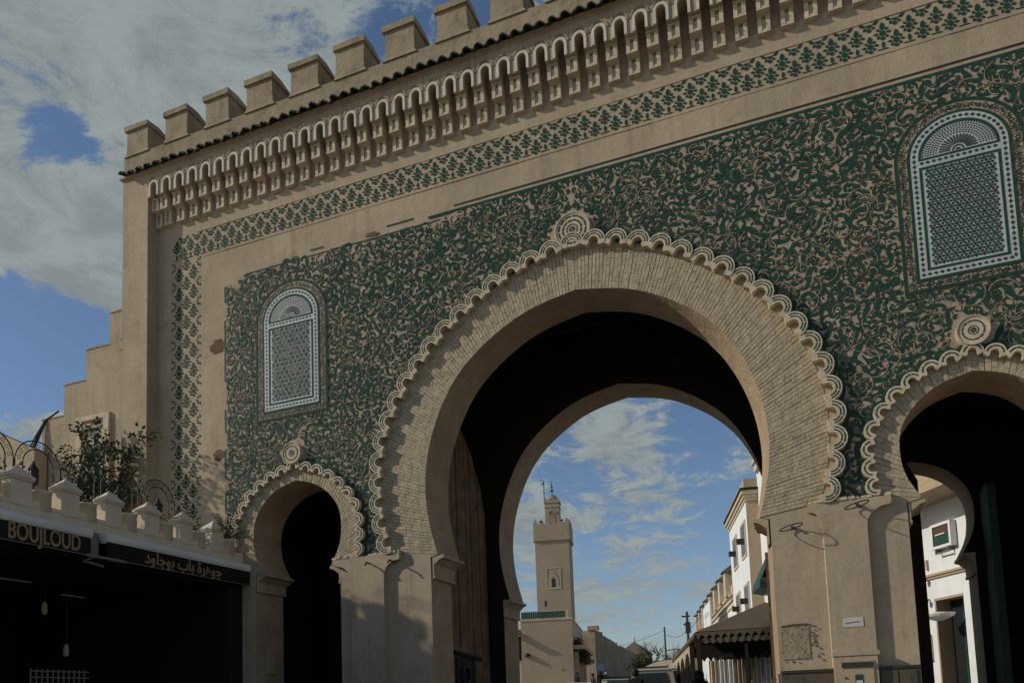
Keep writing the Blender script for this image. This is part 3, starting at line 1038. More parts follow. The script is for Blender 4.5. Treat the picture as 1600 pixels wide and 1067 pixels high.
def mosaic_window(wx):
    base = MB(); base.prism(arch_poly(WH, WZ0, WZT, 0.75), -0.024, -0.0121)
    o = base.build('mosaic_window', M['backplate'], gate, loc=(wx, 0, 0))

    def band(name, p0, p1, y, m):
        a, b_ = arch_poly(*p0), arch_poly(*p1)
        mb = MB(); n = len(a)
        for i in range(n):
            j = (i+1) % n
            q = [a[i], a[j], b_[j], b_[i]]
            mb.prism(q, y, -0.0235, back=False)
        mb.build(name, m, o)
    band('green_border', (0.81, 7.0, 8.93, 0.75), (0.765, 7.045, 8.93, 0.705), -0.032, M['green'])
    band('inner_green_border', (0.645, 7.145, 8.93, 0.585), (0.605, 7.19, 8.93, 0.55), -0.032, M['green'])
    w = MB(); w.prism(arch_poly(0.603, 7.192, 8.93, 0.548), -0.030, -0.0235, back=False)
    w.build('white_ground', M['white_tile'], o)
    # floral scrolls in the outer band
    sv = MB()
    pts = []
    a = arch_poly(0.705, 7.095, 8.93, 0.645, 30)
    for i in range(len(a)):
        p, q = a[i], a[(i+1) % len(a)]
        L_ = math.hypot(q[0]-p[0], q[1]-p[1]); k = max(1, int(L_/0.06))
        for t in range(k): pts.append((p[0]+(q[0]-p[0])*t/k, p[1]+(q[1]-p[1])*t/k))
    for (px_, pz_) in pts:
        for rr in range(4):
            a0 = random.uniform(0, 2*PI); r0 = random.uniform(0.016, 0.034)
            cx_, cz_ = px_ + random.uniform(-.035, .035), pz_ + random.uniform(-.025, .025)
            for k in range(7):
                t0, t1 = a0+k*0.75, a0+(k+1)*0.75
                w0 = 0.0045
                sv.flat([(cx_+(r0-w0)*math.cos(t0), cz_+(r0-w0)*math.sin(t0)), (cx_+(r0+w0)*math.cos(t0), cz_+(r0+w0)*math.sin(t0)),
                         (cx_+(r0+w0)*math.cos(t1), cz_+(r0+w0)*math.sin(t1)), (cx_+(r0-w0)*math.cos(t1), cz_+(r0-w0)*math.sin(t1))], -0.026-random.random()*0.003, random.choice((0, 1, 1)))
    sv.build('floral_border', [M['green'], M['dark']], o, kind='stuff')
    # diamonds round the white frame
    dm = MB()
    a = arch_poly(0.555, 7.24, 8.93, 0.50, 30)
    per = []
    for i in range(len(a)):
        p, q = a[i], a[(i+1) % len(a)]
        per.append((p, q, math.hypot(q[0]-p[0], q[1]-p[1])))
    tot = sum(k[2] for k in per); nd = int(tot/0.075)
    for d_ in range(nd):
        t = tot*d_/nd
        for p, q, L_ in per:
            if t <= L_: break
            t -= L_
        c = (p[0]+(q[0]-p[0])*t/L_, p[1]+(q[1]-p[1])*t/L_)
        u = ((q[0]-p[0])/L_, (q[1]-p[1])/L_); v = (-u[1], u[0])
        dm.prism([(c[0]+u[0]*0.031, c[1]+u[1]*0.031), (c[0]+v[0]*0.024, c[1]+v[1]*0.024), (c[0]-u[0]*0.031, c[1]-u[1]*0.031), (c[0]-v[0]*0.024, c[1]-v[1]*0.024)], -0.034, -0.029, back=False)
    x = -0.46
    while x < 0.47:
        dm.prism([(x-0.031, 8.86), (x, 8.836), (x+0.031, 8.86), (x, 8.884)], -0.034, -0.029, back=False); x += 0.075
    dm.build('diamond_tesserae', M['dark'], o, kind='stuff')
    # green lines and the star grid
    ln = MB()
    for x0, x1, z0, z1 in ((-0.50, -0.465, 7.29, 8.80), (0.465, 0.50, 7.29, 8.80), (-0.464, 0.464, 7.29, 7.325), (-0.464, 0.464, 8.765, 8.80), (-0.50, 0.50, 8.90, 8.93)):
        ln.box(x0, x1, -0.034, -0.0295, z0, z1)
    n = 20
    for i in range(n):
        t0, t1 = PI*i/n, PI*(i+1)/n
        ln.prism([(0.50*math.cos(t0), 8.93+0.45*math.sin(t0)), (0.50*math.cos(t1), 8.93+0.45*math.sin(t1)), (0.465*math.cos(t1), 8.93+0.415*math.sin(t1)), (0.465*math.cos(t0), 8.93+0.415*math.sin(t0))], -0.034, -0.0295, back=False)
    ln.build('green_fillet', M['green'], o)
    st = MB()
    P_ = 0.098
    rows = int((8.755-7.335)/(P_*0.866))
    for r in range(rows+1):
        z = 7.345 + 0.03 + r*P_*0.866
        for c in range(-6, 7):
            x = (c + (0.5 if r % 2 else 0))*P_
            if abs(x) < 0.43 and z < 8.735:
                m_ = random.choice((0, 0, 1))
                st.flat([((0.037 if k % 2 == 0 else 0.0205)*math.cos(PI*k/6+PI/6)+x, (0.037 if k % 2 == 0 else 0.0205)*math.sin(PI*k/6+PI/6)+z) for k in range(12)], -0.0318, m_)
            for dx, dz_ in ((P_/2, 0), (P_/4, P_*0.433), (-P_/4, P_*0.433)):
                hx, hz = x+dx, z+dz_
                if abs(hx) < 0.435 and 7.345 < hz < 8.75:
                    st.flat([(0.0215*math.cos(PI*k/3+PI/6)+hx, 0.0215*math.sin(PI*k/3+PI/6)+hz) for k in range(6)], -0.0322, random.choice((0, 1, 1)))
    st.build('star_tesserae', [M['green'], M['dark']], o, kind='stuff')
    fn = MB()
    for k in range(17):
        a_ = PI*(k+0.5)/17
        c_, s__ = math.cos(a_), math.sin(a_)
        po = [(0.10, -0.006), (0.23, -0.013), (0.25, 0.0), (0.23, 0.013), (0.10, 0.006)]
        fn.prism([((u*c_ - v*s__), 8.945 + (u*s__ + v*c_)*0.88) for u, v in po], -0.034, -0.029, back=False)
    fn.prism([(p[0], 8.94 + p[1]) for p in ring_poly(0.055, 0.075, 0, PI, 10)], -0.034, -0.029, back=False)
    fn.prism([(p[0], 8.94 + p[1]) for p in ring_poly(0.0, 0.03, 0.01, PI, 8)], -0.034, -0.029, back=False)
    for r in np.arange(0.275, 0.45, 0.034):
        nn = int(PI*r/0.036)
        for k in range(nn):
            a_ = PI*(k+0.5+0.25*(int(r/0.034) % 2))/nn
            x, z = r*math.cos(a_), 8.945+r*0.88*math.sin(a_)
            if z > 8.95:
                w_ = 0.015
                fn.flat([(x-w_, z), (x, z-w_), (x+w_, z), (x, z+w_)], -0.0325)
    fn.build('fan_tesserae', M['dark'], o, kind='stuff')


for wx in WIN: mosaic_window(wx)

# flower-tile band -----------------------------------------------------
def pet(cx_, cz_, a, l0, l1, w):
    c_, s_ = math.cos(a), math.sin(a)
    po = [(l0, 0), (l0+(l1-l0)*0.45, w), (l1, 0.0), (l0+(l1-l0)*0.45, -w)]
    return [(cx_ + u*c_ - v*s_, cz_ + u*s_ + v*c_) for u, v in po]


def motif_mesh(kind):
    mb = MB()
    y0, y1 = -0.009, 0.001
    if kind in ('full', 'low'):
        mb.prism([(0.039*math.cos(2*PI*k/8+PI/8), 0.039*math.sin(2*PI*k/8+PI/8)) for k in range(8)], y0, y1, back=False)
        angs = range(8) if kind == 'full' else (0, 1, 3, 4, 5, 6, 7)
        for k in angs:
            a = PI/2 + 2*PI*k/8
            if k == 0:
                n = 9
                po = []
                for i in range(n):
                    t = 2*PI*i/n
                    po.append((0.031*math.sin(t)*(1-0.25*math.cos(t)), 0.100 + 0.050*math.cos(t)))
                mb.prism(po[::-1], y0, y1, back=False)
            elif k == 4:
                mb.prism([(0.029*math.cos(2*PI*i/7), -0.076+0.025*math.sin(2*PI*i/7)) for i in range(7)], y0, y1, back=False)
            else:
                mb.prism(pet(0, 0, a, 0.047, 0.112 if k in (2, 6) else 0.100, 0.0195), y0, y1, back=False)
    if kind == 'half':
        for k in (2, 3, 5, 6):
            mb.prism(pet(0, 0, PI/2 + 2*PI*k/8, 0.046, 0.105, 0.02), y0, y1, back=False)
        mb.prism([(0.037*math.cos(PI+PI*k/6), 0.037*math.sin(PI+PI*k/6)) for k in range(7)], y0, y1, back=False)
        mb.prism([(0.031*math.cos(2*PI*i/7), -0.078+0.028*math.sin(2*PI*i/7)) for i in range(7)], y0, y1, back=False)
        for sx in (-1, 1): mb.prism([(sx*0.05, 0.002), (sx*0.11, 0.002), (sx*0.125, 0.045), (sx*0.085, 0.03)][::sx], y0, y1, back=False)
    if kind == 'bud':
        mb.prism([(0.021*math.sin(2*PI*i/8)*-1, 0.045 + 0.045*math.cos(2*PI*i/8)) for i in range(8)], y0, y1, back=False)
        mb.box(-0.07, 0.06, y0, y1, -0.022, -0.012)
    if kind in ('sideL', 'sideR'):
        sx = 1 if kind == 'sideL' else -1
        for k in (0, 7, 6, 5, 4) if sx > 0 else (0, 1, 2, 3, 4):
            mb.prism(pet(sx*0.0, 0, PI/2 + 2*PI*k/8, 0.046, 0.10, 0.018), y0, y1, back=False)
    return mb.mesh('flower_motif', [M['green2']])


MOT = {k: motif_mesh(k) for k in ('full', 'half', 'bud', 'sideL', 'sideR')}
random.seed(5)


def motif(kind, x, z, big=1.0):
    o = link('flower_motif', MOT[kind], gate, loc=(x, 0, z))
    k = big*random.uniform(0.97, 1.04); o.scale = (k*1.03, 1, k*1.06); o.rotation_euler = (0, random.uniform(-.04, .04), 0)


BZ = 10.72
x = -11.62
p = 0.345
while x < 4.3:
    motif('full', x+p/2, BZ+0.115)
    motif('full', x, BZ+0.275)
    motif('half', x+p/2, BZ+0.455)
    motif('bud', x, BZ+0.045)
    x += p
for c, dx in enumerate((0.0, 0.18, 0.36, 0.54, 0.70)):
    z = 10.60 - (0.205 if c % 2 else 0)
    while z > 4.6:
        if c == 0: motif('sideL', -11.73, z)
        elif c == 4: motif('sideR', -11.03, z)
        else: motif('full', -11.74+dx, z, 1.12)
        z -= 0.41
b = MB()                                                # raised plaster edges of the band
for x0, x1, z in ((-11.1, 5.85, 11.225), (-10.95, 5.85, 10.672)):
    x = x0
    while x < x1:
        w = random.uniform(0.4, 1.4)
        b.box(x, min(x+w, x1), -random.uniform(0.006, 0.014), 0.002, z, z+random.uniform(0.012, 0.022)); x += w
b.build('band_edge', M['plaster'], gate)

# corbel frieze ---------------------------------------------------------
BP = 0.3362
x0 = -12.115
BP = 0.331
nb = int((5.565-x0)/BP)
BP = (5.565-x0)/nb
cw = 0.185
cb = MB()
h = cw/2
for (z0, z1, y) in ((11.815, 12.03, -0.20), (11.535, 11.785, -0.085)):
    cb.box(-h, -h+0.062, y, 0.003, z0, z1); cb.box(h-0.062, h, y, 0.003, z0, z1)
    cb.box(-h+0.063, h-0.063, y+0.035, 0.003, z0, z1-0.02)
    cb.box(-h-0.006, h+0.006, y-0.022, 0.003, z1+0.001, z1+0.026)
    cb.box(-h+0.063, h-0.063, y+0.008, 0.003, z0, z0+0.045)
    cb.box(-h-0.003, h+0.003, y-0.012, 0.003, z0-0.019, z0-0.001)
corbel_me = cb.mesh('corbel', M['cream'])
ap = MB()
nw = (BP-cw)/2
zn = 12.27
notch = [(-nw, 12.06)] + [(-nw*math.cos(PI*k/10), zn + nw*math.sin(PI*k/10)*1.05) for k in range(11)] + [(nw, 12.06)]
ap.prism([(-BP/2+0.002, 12.06)] + notch + [(BP/2-0.002, 12.06), (BP/2-0.002, 12.575), (-BP/2+0.002, 12.575)], -0.29, -0.002)
bay_me = ap.mesh('frieze_bay', M['plaster'])
am = MB()
r0, r1 = nw+0.004, nw+0.048
n = 12
po = [(-r1, 12.06)] + [(-r1*math.cos(PI*k/n), zn + r1*math.sin(PI*k/n)*1.02) for k in range(n+1)] + [(r1, 12.06)]
pi_ = [(r0, 12.06)] + [(r0*math.cos(PI*k/n), zn + r0*math.sin(PI*k/n)*1.05) for k in range(n+1)] + [(-r0, 12.06)]
am.prism(po + pi_, -0.312, -0.289)
arch_me = am.mesh('white_archlet', M['white_stucco'])
al = MB()
r2, r3 = r1+0.010, min(r1+0.036, BP/2-0.003)
po = [(-r3*math.cos(PI*k/n), zn+0.03 + r3*math.sin(PI*k/n)*1.05) for k in range(n+1)]
pi_ = [(r2*math.cos(PI*k/n), zn+0.03 + r2*math.sin(PI*k/n)*1.03) for k in range(n+1)]
al.prism(po + pi_, -0.306, -0.2895)
line_me = al.mesh('archlet_moulding', M['plaster_top'])
for k in range(nb+1):
    if k < nb:
        xb = x0 + (k+0.5)*BP
        o = link('frieze_bay', bay_me, gate, loc=(xb, 0, 0))
        link('white_archlet', arch_me, o)
        link('archlet_moulding', line_me, o)
    o = link('corbel', corbel_me, gate, loc=(x0 + k*BP if 0 < k < nb else x0 + k*BP + (0.1 if k == 0 else -0.1), 0, 0))
b = MB(); b.box(-12.11, 5.56, -0.004, -0.0005, 11.6, 12.55); b.build('frieze_back', M['niche'], gate)
b = MB(); b.box(-12.112, 5.562, -0.3, 0.1, 12.577, 12.62); b.box(-12.84, XR-0.25, -0.34, 0.15, 12.622, 12.66); b.build('cornice_ledge', M['plaster'], gate)

# green tile eave
tp = 0.222
rt = MB()
n = 6
for off, up, rad, ln_ in ((0.0, 1, 0.068, 0.0), (tp/2, -1, 0.062, 0.02)):
    vs = []
    for (yy, zz_) in ((-0.47+ln_, -0.085), (0.05, 0.13)):
        for rr in (rad, rad-0.022):
            for k in range(n+1):
                a = PI*k/n
                vs.append((off - rr*math.cos(a), yy, zz_ + up*rr*math.sin(a)*0.9 + (0.03 if up < 0 else 0)))
    m_ = n+1
    fs = []
    for k in range(n):
        fs += [(k, k+1, 2*m_+k+1, 2*m_+k), (m_+k+1, m_+k, 3*m_+k, 3*m_+k+1), (k+1, k, m_+k, m_+k+1), (2*m_+k, 2*m_+k+1, 3*m_+k+1, 3*m_+k)]
    fs += [(0, 2*m_, 3*m_, m_), (n, m_+n, 3*m_+n, 2*m_+n)]
    rt.add(vs, fs)
tile_me = rt.mesh('roof_tile', M['roof_tile'])
x = -12.66
while x < XR-0.3:
    o = link('roof_tile', tile_me, gate, loc=(x+random.uniform(-.008, .008), random.uniform(-.015, .015), 12.70+random.uniform(-.006, .006)))
    o.rotation_euler = (random.uniform(-.03, .03), random.uniform(-.05, .05), random.uniform(-.03, .03))
    x += tp

# parapet and merlons
b = MB(); b.box(XL, XR, 0.0, 0.52, 12.62, 13.40); b.build('parapet', M['plaster_top'], gate)
random.seed(3)


def merlon_body(v):
    mb = MB()
    hw, hz = 0.30, 0.56
    def lv(z, e, j): return [(-hw-e+random.uniform(-j, j), -e*0.5, z), (hw+e+random.uniform(-j, j), -e*0.5, z), (hw+e+random.uniform(-j, j), 0.52+e*0.3, z), (-hw-e+random.uniform(-j, j), 0.52+e*0.3, z)]
    L_ = [lv(-0.02, 0.05, 0.02), lv(0.06, 0.012, 0.008), lv(0.2, 0.0, 0.006), lv(hz, 0.0, 0.006)]
    vs = sum(L_, [])
    fs = [(4*i+k, 4*i+(k+1) % 4, 4*i+4+(k+1) % 4, 4*i+4+k) for i in range(3) for k in range(4)] + [(12, 13, 14, 15)]
    mb.add(vs, fs)
    return mb.mesh('merlon', M['plaster_top'])


def merlon_cap():
    mb = MB()
    hw = 0.335
    j = lambda: random.uniform(-.012, .012)
    vs = [(-hw+j(), -0.045, 0.555), (hw+j(), -0.045, 0.555), (hw+j(), 0.56, 0.545), (-hw+j(), 0.56, 0.545),
          (-hw+j(), -0.05, 0.655+j()), (hw+j(), -0.05, 0.655+j()), (hw+j(), 0.57, 0.615), (-hw+j(), 0.57, 0.615),
          (-hw, 0.26, 0.69+j()), (hw, 0.26, 0.69+j()), (hw, 0.26, 0.55), (-hw, 0.26, 0.55)]
    fs = [(0, 1, 5, 4), (4, 5, 9, 8), (8, 9, 6, 7), (2, 3, 7, 6), (1, 10, 9, 5), (10, 2, 6, 9), (3, 11, 8, 7), (11, 0, 4, 8), (0, 11, 10, 1), (11, 3, 2, 10)]
    mb.add(vs, fs)
    return mb.mesh('merlon_cap', M['plaster_top'])


mbs = [merlon_body(i) for i in range(4)]; mcs = [merlon_cap() for i in range(4)]
k = 0
while XL + 0.30 + 1.055*k < XR:
    o = link('merlon', mbs[k % 4], gate, loc=(XL+0.36+1.055*k + random.uniform(-.03, .03), 0.0, 13.40))
    o.scale = (random.uniform(0.95, 1.06), 1, random.uniform(0.97, 1.02))
    link('merlon_cap', mcs[(k*3) % 4], o)
    k += 1

# scars in the plaster frame, hooks, patches
def blotch(name, x, z, rx, rz, m, y=0.0):
    mb = MB()
    n = 18
    po = [(rx*random.uniform(0.7, 1.1)*math.cos(2*PI*k/n), rz*random.uniform(0.7, 1.1)*math.sin(2*PI*k/n)) for k in range(n)]
    mb.prism(po, y-0.006, y+0.001, back=False)
    return mb.build(name, m, gate, loc=(x, 0, z))


blotch('plaster_scar', -10.58, 8.72, 0.19, 0.17, M['patch'])
blotch('plaster_scar', -10.56, 6.53, 0.15, 0.12, M['patch'])
blotch('plaster_scar', -7.05, 10.13, 0.16, 0.05, M['patch'], -0.012)
for hx in (-7.19, -6.74):
    b = MB(); b.tube([(hx, -0.1 if hx < -6.9 else 0, 4.05), (hx, -0.2, 4.05), (hx, -0.24, 4.0)], 0.016, 6); b.build('wall_hook', M['iron'], gate)
# repaired square and conduit on the right pier
b = MB()
sq = [(-0.44, 2.02), (-0.1, 2.02), (-0.09, 2.47), (-0.45, 2.47)]
b.box(-0.46, -0.085, -0.012, 0.002, 2.0, 2.45)
b.build('repair_square', M['plaster_top'], gate)
b = MB()
random.seed(8)
for k in range(60):
    x, z = random.uniform(-0.46, 0.08), random.uniform(1.95, 2.5)
    r = random.uniform(0.006, 0.02)
    b.prism([(x+r*random.uniform(.5, 1)*math.cos(2*PI*i/6), z+r*random.uniform(.5, 1.4)*math.sin(2*PI*i/6)) for i in range(6)], -0.0145, -0.001, back=False)
b.build('plaster_chips', M['ridge'], gate, kind='stuff')
b = MB()
b.tube([(-0.455, -0.014, 2.48), (-0.28, -0.014, 2.50), (-0.09, -0.014, 2.495)], 0.012, 5)
b.tube([(-0.44, -0.014, 2.46), (-0.11, -0.014, 2.04)], 0.004, 4)
b.build('plaster_ridge', M['ridge'], gate)
b = MB(); b.tube([(0.203, -0.012, 1.85), (0.203, -0.012, 3.7)], 0.008, 6); b.build('white_conduit', M['white_stucco'], gate)

# doors folded back in the passages
def door_leaf(x, ya, yb, ztop_a, ztop_b, n, m, thick=0.09):
    root = bpy.data.objects.new('door_leaf', None); COL.objects.link(root); root.parent = gate
    for k in range(n):
        y0 = ya + (yb-ya)*k/n; y1 = ya + (yb-ya)*(k+1)/n - 0.022
        t0, t1 = k/n, (k+1)/n
        z0 = ztop_a - (ztop_a-ztop_b)*t0**2.2; z1 = ztop_a - (ztop_a-ztop_b)*t1**2.2
        mb = MB()
        dx = random.uniform(-0.02, 0.02)
        vs = [(x+dx, y0, 0.15), (x+dx, y1, 0.15), (x+dx, y1, z1), (x+dx, y0, z0), (x-thick, y0, 0.15), (x-thick, y1, 0.15), (x-thick, y1, z1), (x-thick, y0, z0)]
        mb.add(vs, [(0, 1, 2, 3), (5, 4, 7, 6), (3, 2, 6, 7), (1, 5, 6, 2), (4, 0, 3, 7)])
        mb.build('plank', m, root)
    return root


dl = door_leaf(-6.22, 1.12, 2.93, 7.1, 5.45, 9, M['wood'])
b = MB(); b.tube([(-6.2, 1.15, 2.50), (-6.2, 2.35, 2.42)], 0.05, 6); b.build('door_rail', M['darkwood'], dl)
b = MB(); b.box(-6.215, -6.19, 1.25, 1.95, 0.3, 2.42); b.box(-6.215, -6.185, 1.98, 2.10, 0.3, 2.4); b.build('wicket_frame', M['darkwood'], dl)
b = MB()
b.tube([(-6.16, 1.58+0.17*math.cos(2*PI*k/16), 2.08+0.17*math.sin(2*PI*k/16)) for k in range(17)], 0.03, 6)
b.build('door_ring', M['iron'], dl)
b = MB(); b.box(-0.66, -0.55, 1.0, 2.9, 0.2, 3.75); b.build('door_leaf', M['wood'], gate)
b = MB()
vs = [(1.17, 0.86, 0.1), (1.72, 2.2, 0.1), (1.72, 2.2, 4.9), (1.17, 0.86, 5.4)]
b.add(vs + [(v[0]-0.08, v[1]+0.04, v[2]) for v in vs], [(0, 1, 2, 3), (5, 4, 7, 6), (1, 5, 6, 2), (3, 2, 6, 7), (4, 0, 3, 7)])
b.build('door_leaf', M['darkwood'], gate)
b = MB(); b.box(2.70, 2.82, 2.3, 2.92, 0.2, 4.72); b.add([(2.70, 2.3, 4.72), (2.82, 2.3, 4.72), (2.82, 2.92, 4.72), (2.70, 2.92, 4.72), (2.76, 2.6, 4.86)], [(0, 1, 4), (1, 2, 4), (2, 3, 4), (3, 0, 4)])
b.build('door_leaf', mat('green painted door', (0.03, 0.06, 0.045), 0.7, var=0.4, vscale=4), gate)

# things on the piers ---------------------------------------------------
def iron_ring(x, z, yw, label):
    t = thing('iron_ring', label, 'iron ring', (x, yw, z), group='iron rings on the right pier')
    b = MB(); b.tube([(0, 0.02, 0.02), (0, -0.05, 0.03), (0.01, -0.07, 0.0)], 0.017, 6)
    for k in range(5): b.tube([(0, 0, 0.01), (random.uniform(-.05, .05), -0.04, random.uniform(-.03, .07))], 0.008, 4)
    b.build('bracket', M['iron'], t)
    c = MB(); c.tube([(0.155*math.cos(2*PI*k/28)-0.03, -0.19+0.155*math.sin(2*PI*k/28), 0.0 + 0.035*math.cos(2*PI*k/28)) for k in range(29)], 0.0085, 6)
    c.build('hoop', M['iron'], t)


iron_ring(-0.19, 3.87, 0.0, 'black iron hoop hanging off the pier flank beside the large arch')
iron_ring(0.68, 4.06, -0.10, 'black iron hoop standing out from the pale pier capital')
nt = MB(); nt.box(0.37, 0.63, -0.108, -0.101, 2.40, 2.53); nb_ = nt.build('paper_notice', M['paper']); tag(nb_, 'torn white paper notice stuck on the right pier', 'notice')
b = MB(); b.tube([(0.40, -0.11, 2.455), (0.47, -0.11, 2.463), (0.53, -0.11, 2.47), (0.58, -0.11, 2.468)], 0.007, 4); b.build('torn_line', M['mortar'], nb_)
mc = thing('meter_cabinet', 'beige utility cabinet with slot and green sticker at the foot of the right pier', 'utility cabinet', (0.5, -0.10, 1.2))
b = MB(); b.box(-0.27, 0.27, -0.05, -0.001, -0.9, 0.80); b.box(-0.30, 0.30, -0.065, -0.001, 0.803, 0.86); b.build('surround', M['plaster'], mc)
b = MB(); b.box(-0.20, 0.21, -0.068, -0.051, -0.8, 0.73); b.build('door', M['tanwall'], mc)
b = MB(); b.box(-0.19, 0.20, -0.085, -0.0685, 0.64, 0.71); b.build('slot_hood', M['dark'], mc)
b = MB(); b.box(-0.03, 0.07, -0.073, -0.0685, 0.30, 0.54); b.build('sticker', M['greentile'], mc)
b = MB(); b.box(-0.02, 0.06, -0.076, -0.0735, 0.40, 0.46); b.box(-0.02, 0.06, -0.076, -0.0735, 0.32, 0.35); b.build('sticker_print', M['paper'], mc)
b = MB(); b.lathe((-0.15, -0.075, 0.5), [(0.012, -0.012), (0.012, 0.012)], 8); b.build('lock', M['iron'], mc)
sb = MB(); sb.box(-9.69, -9.675, 0.25, 0.52, 2.25, 2.75); sb = sb.build('switch_box', M['tanwall'])
tag(sb, 'small beige box on the jamb of the small left arch', 'switch box')
b = MB(); b.box(-9.674, -9.668, 0.28, 0.49, 2.28, 2.72); b.build('lid', M['plaster'], sb)

# lantern shade at the right edge of the view, hanging in the right-hand passage
hl = thing('hanging_lamp', 'terracotta cone lampshade hanging in the right-hand archway', 'lamp', (2.96, 0.35, 3.72))
b = MB(); b.lathe((0, 0, 0), [(0.20, 0), (0.17, 0.06), (0.06, 0.26), (0.03, 0.34)], 16); b.build('shade', M['terracotta'], hl)
b = MB(); b.lathe((0, 0, 0), [(0.207, -0.012), (0.207, 0.012)], 16); b.build('rim', M['cream'], hl)
b = MB(); b.tube([(0, 0, 0.33), (0, 0, 1.35)], 0.008, 5); b.build('cord', M['iron'], hl)
# ================================================================== STEPPED SIDE WALL, TERRACE
sw = thing('stepped_wall', 'beige stepped side wall climbing to the left corner of the gate', 'wall', (-14.3, 0.2, 0))
poly = [(-13.075, -0.2), (-13.075, 10.16), (-13.65, 10.16), (-13.65, 9.47), (-14.33, 9.47), (-14.33, 8.80), (-14.975, 8.80), (-14.975, 8.12), (-15.62, 8.12), (-15.62, -0.2)]
b = MB(); b.prism([(x+14.3, z) for x, z in poly], 0.0, 0.5); b.build('wall', M['plaster'], sw)
b = MB()
for x0, x1, z in ((-13.65, -13.08, 10.163), (-14.33, -13.655, 9.473), (-14.975, -14.335, 8.803), (-15.63, -14.98, 8.123)):
    b.prism([(x0+14.3-0.01, z), (x1+14.3, z), (x1+14.3, z+0.02), (x0+14.3+0.3, z+random.uniform(.03, .05)), (x0+14.3-0.01, z+0.02)], -0.012, 0.51)
b.build('step_coping', M['plaster_top'], sw)
nw_ = MB()
nw_.box(-0.25, 0.70, -0.06, -0.001, 7.88, 7.98); nw_.box(-0.25, -0.08, -0.06, -0.001, 5.6, 7.879); nw_.box(0.54, 0.70, -0.06, -0.001, 5.6, 7.879)
o = nw_.build('niche_frame', M['cream'], sw)
b = MB(); b.box(-0.02, 0.50, -0.045, -0.002, 7.70, 7.76); b.box(-0.05, 0.52, -0.055, -0.002, 7.765, 7.80); b.box(-0.07, -0.02, -0.04, -0.002, 5.7, 7.69); b.box(0.485, 0.53, -0.04, -0.002, 5.7, 7.69); b.build('inner_moulding', M['cream'], o)
b = MB(); b.prism([(-0.015, 5.7), (0.48, 5.7), (0.48, 7.3)] + [(0.23+0.25*math.cos(PI*k/10), 7.3+0.3*math.sin(PI*k/10)) for k in range(1, 10)] + [(-0.015, 7.3)], -0.02, -0.002); b.build('niche_panel', M['greentile'], o)
cl = MB()
for k in range(5):
    x0 = -15.55+random.uniform(0, .1)
    cl.tube([(x0, 0.18, 8.1), (x0-0.1-0.03*k, 0.1, 7.7), (x0-0.25-0.04*k, 0.0, 7.2), (x0-0.2, 0.05, 6.8)], 0.016, 5)
cl.tube([(-15.5, 0.19, 8.12), (-15.1, 0.18, 8.25), (-15.15, 0.15, 8.2)], 0.02, 5)
tag(cl.build('cable_loop', M['iron']), 'black loops of cable hanging off the low end of the stepped wall', 'cable')
tag(cl2 := MB().build('cable_stub', M['iron']) if False else (lambda m: (m.tube([(-13.1, 0.12, 9.25), (-13.12, 0.02, 9.4), (-13.1, 0.1, 9.6)], 0.02, 5), m.box(-13.16, -13.08, 0.0, 0.1, 9.18, 9.3), m.build('wall_fitting', M['iron']))[2])(MB()), 'small black fitting on the gate corner above the stepped wall', 'fitting')
tw = MB(); tw.prism([(-22.0, 0), (-15.4, 0), (-15.4, 7.35), (-22, 10.5)], -0.15, 0.15)
tag(tw.build('terrace_back_wall', M['plaster']), 'beige sloping wall at the far left behind the terrace', 'wall')

rs = thing('restaurant', 'low beige restaurant with small merlons along its roof edge and a dark open front', 'restaurant', (-9.98, -5, 0))
def rl(x): return x + 9.98
RY0, RY1 = -14.0, -0.02
b = MB(); b.box(-5.9, 0.0, RY0+5, RY1+5, 4.25, 4.46); b.build('roof_slab', M['limewash'], rs)
b = MB(); b.box(-0.22, -0.02, RY0+5, RY1+5, 3.86, 4.249); b.build('front_lintel', M['valance'], rs)  # lintel over the open front, coloured black like the shade below the awning
b = MB(); b.box(-0.20, 0.0, RY0+5, RY1+5, 4.463, 4.52); b.build('parapet', M['limewash'], rs)
b = MB(); b.box(-5.9, -0.23, RY0+5, RY1+5, 3.9, 4.24); b.build('ceiling', M['shade_dark'], rs)  # restaurant interior from here on, its shade painted into the dark colour
b = MB(); b.box(-5.9, -5.6, RY0+5, RY1+5, -0.2, 3.89); b.box(-5.59, -0.03, RY1+4.62, RY1+5, -0.2, 3.89); b.box(-5.59, -0.03, RY0+5, RY0+5.2, -0.2, 3.89); b.build('inner_wall', M['shade_dark'], rs)
b = MB(); b.box(-5.59, -0.05, RY0+5.21, RY1+4.79, -0.1, 0.05); b.build('floor', M['shade_dark'], rs)
random.seed(4)
mer = MB(); mer.box(-0.19, 0.015, -0.155, 0.155, 4.45, 4.80); mer.box(-0.205, 0.035, -0.175, 0.175, 4.803, 4.83)
mer_me = mer.mesh('merlon', M['limewash'])
cap = MB(); cap.add([(-0.215, -0.19, 4.833), (0.045, -0.19, 4.833), (0.045, 0.19, 4.833), (-0.215, 0.19, 4.833), (-0.215, -0.19, 4.86), (0.045, -0.19, 4.86), (0.045, 0.19, 4.86), (-0.215, 0.19, 4.86), (-0.085, 0, 5.03)],
    [(0, 1, 5, 4), (1, 2, 6, 5), (2, 3, 7, 6), (3, 0, 4, 7), (4, 5, 8), (5, 6, 8), (6, 7, 8), (7, 4, 8), (3, 2, 1, 0)])
cap_me = cap.mesh('merlon_cap', M['limewash'])
cyl = MB(); cyl.lathe((-0.10, 0, 0), [(0.135, 4.45), (0.135, 4.70), (0.142, 4.702), (0.142, 4.735)], 18)
cyl_me = cyl.mesh('planter', M['limewash'], True)
y = -0.72
k = 0
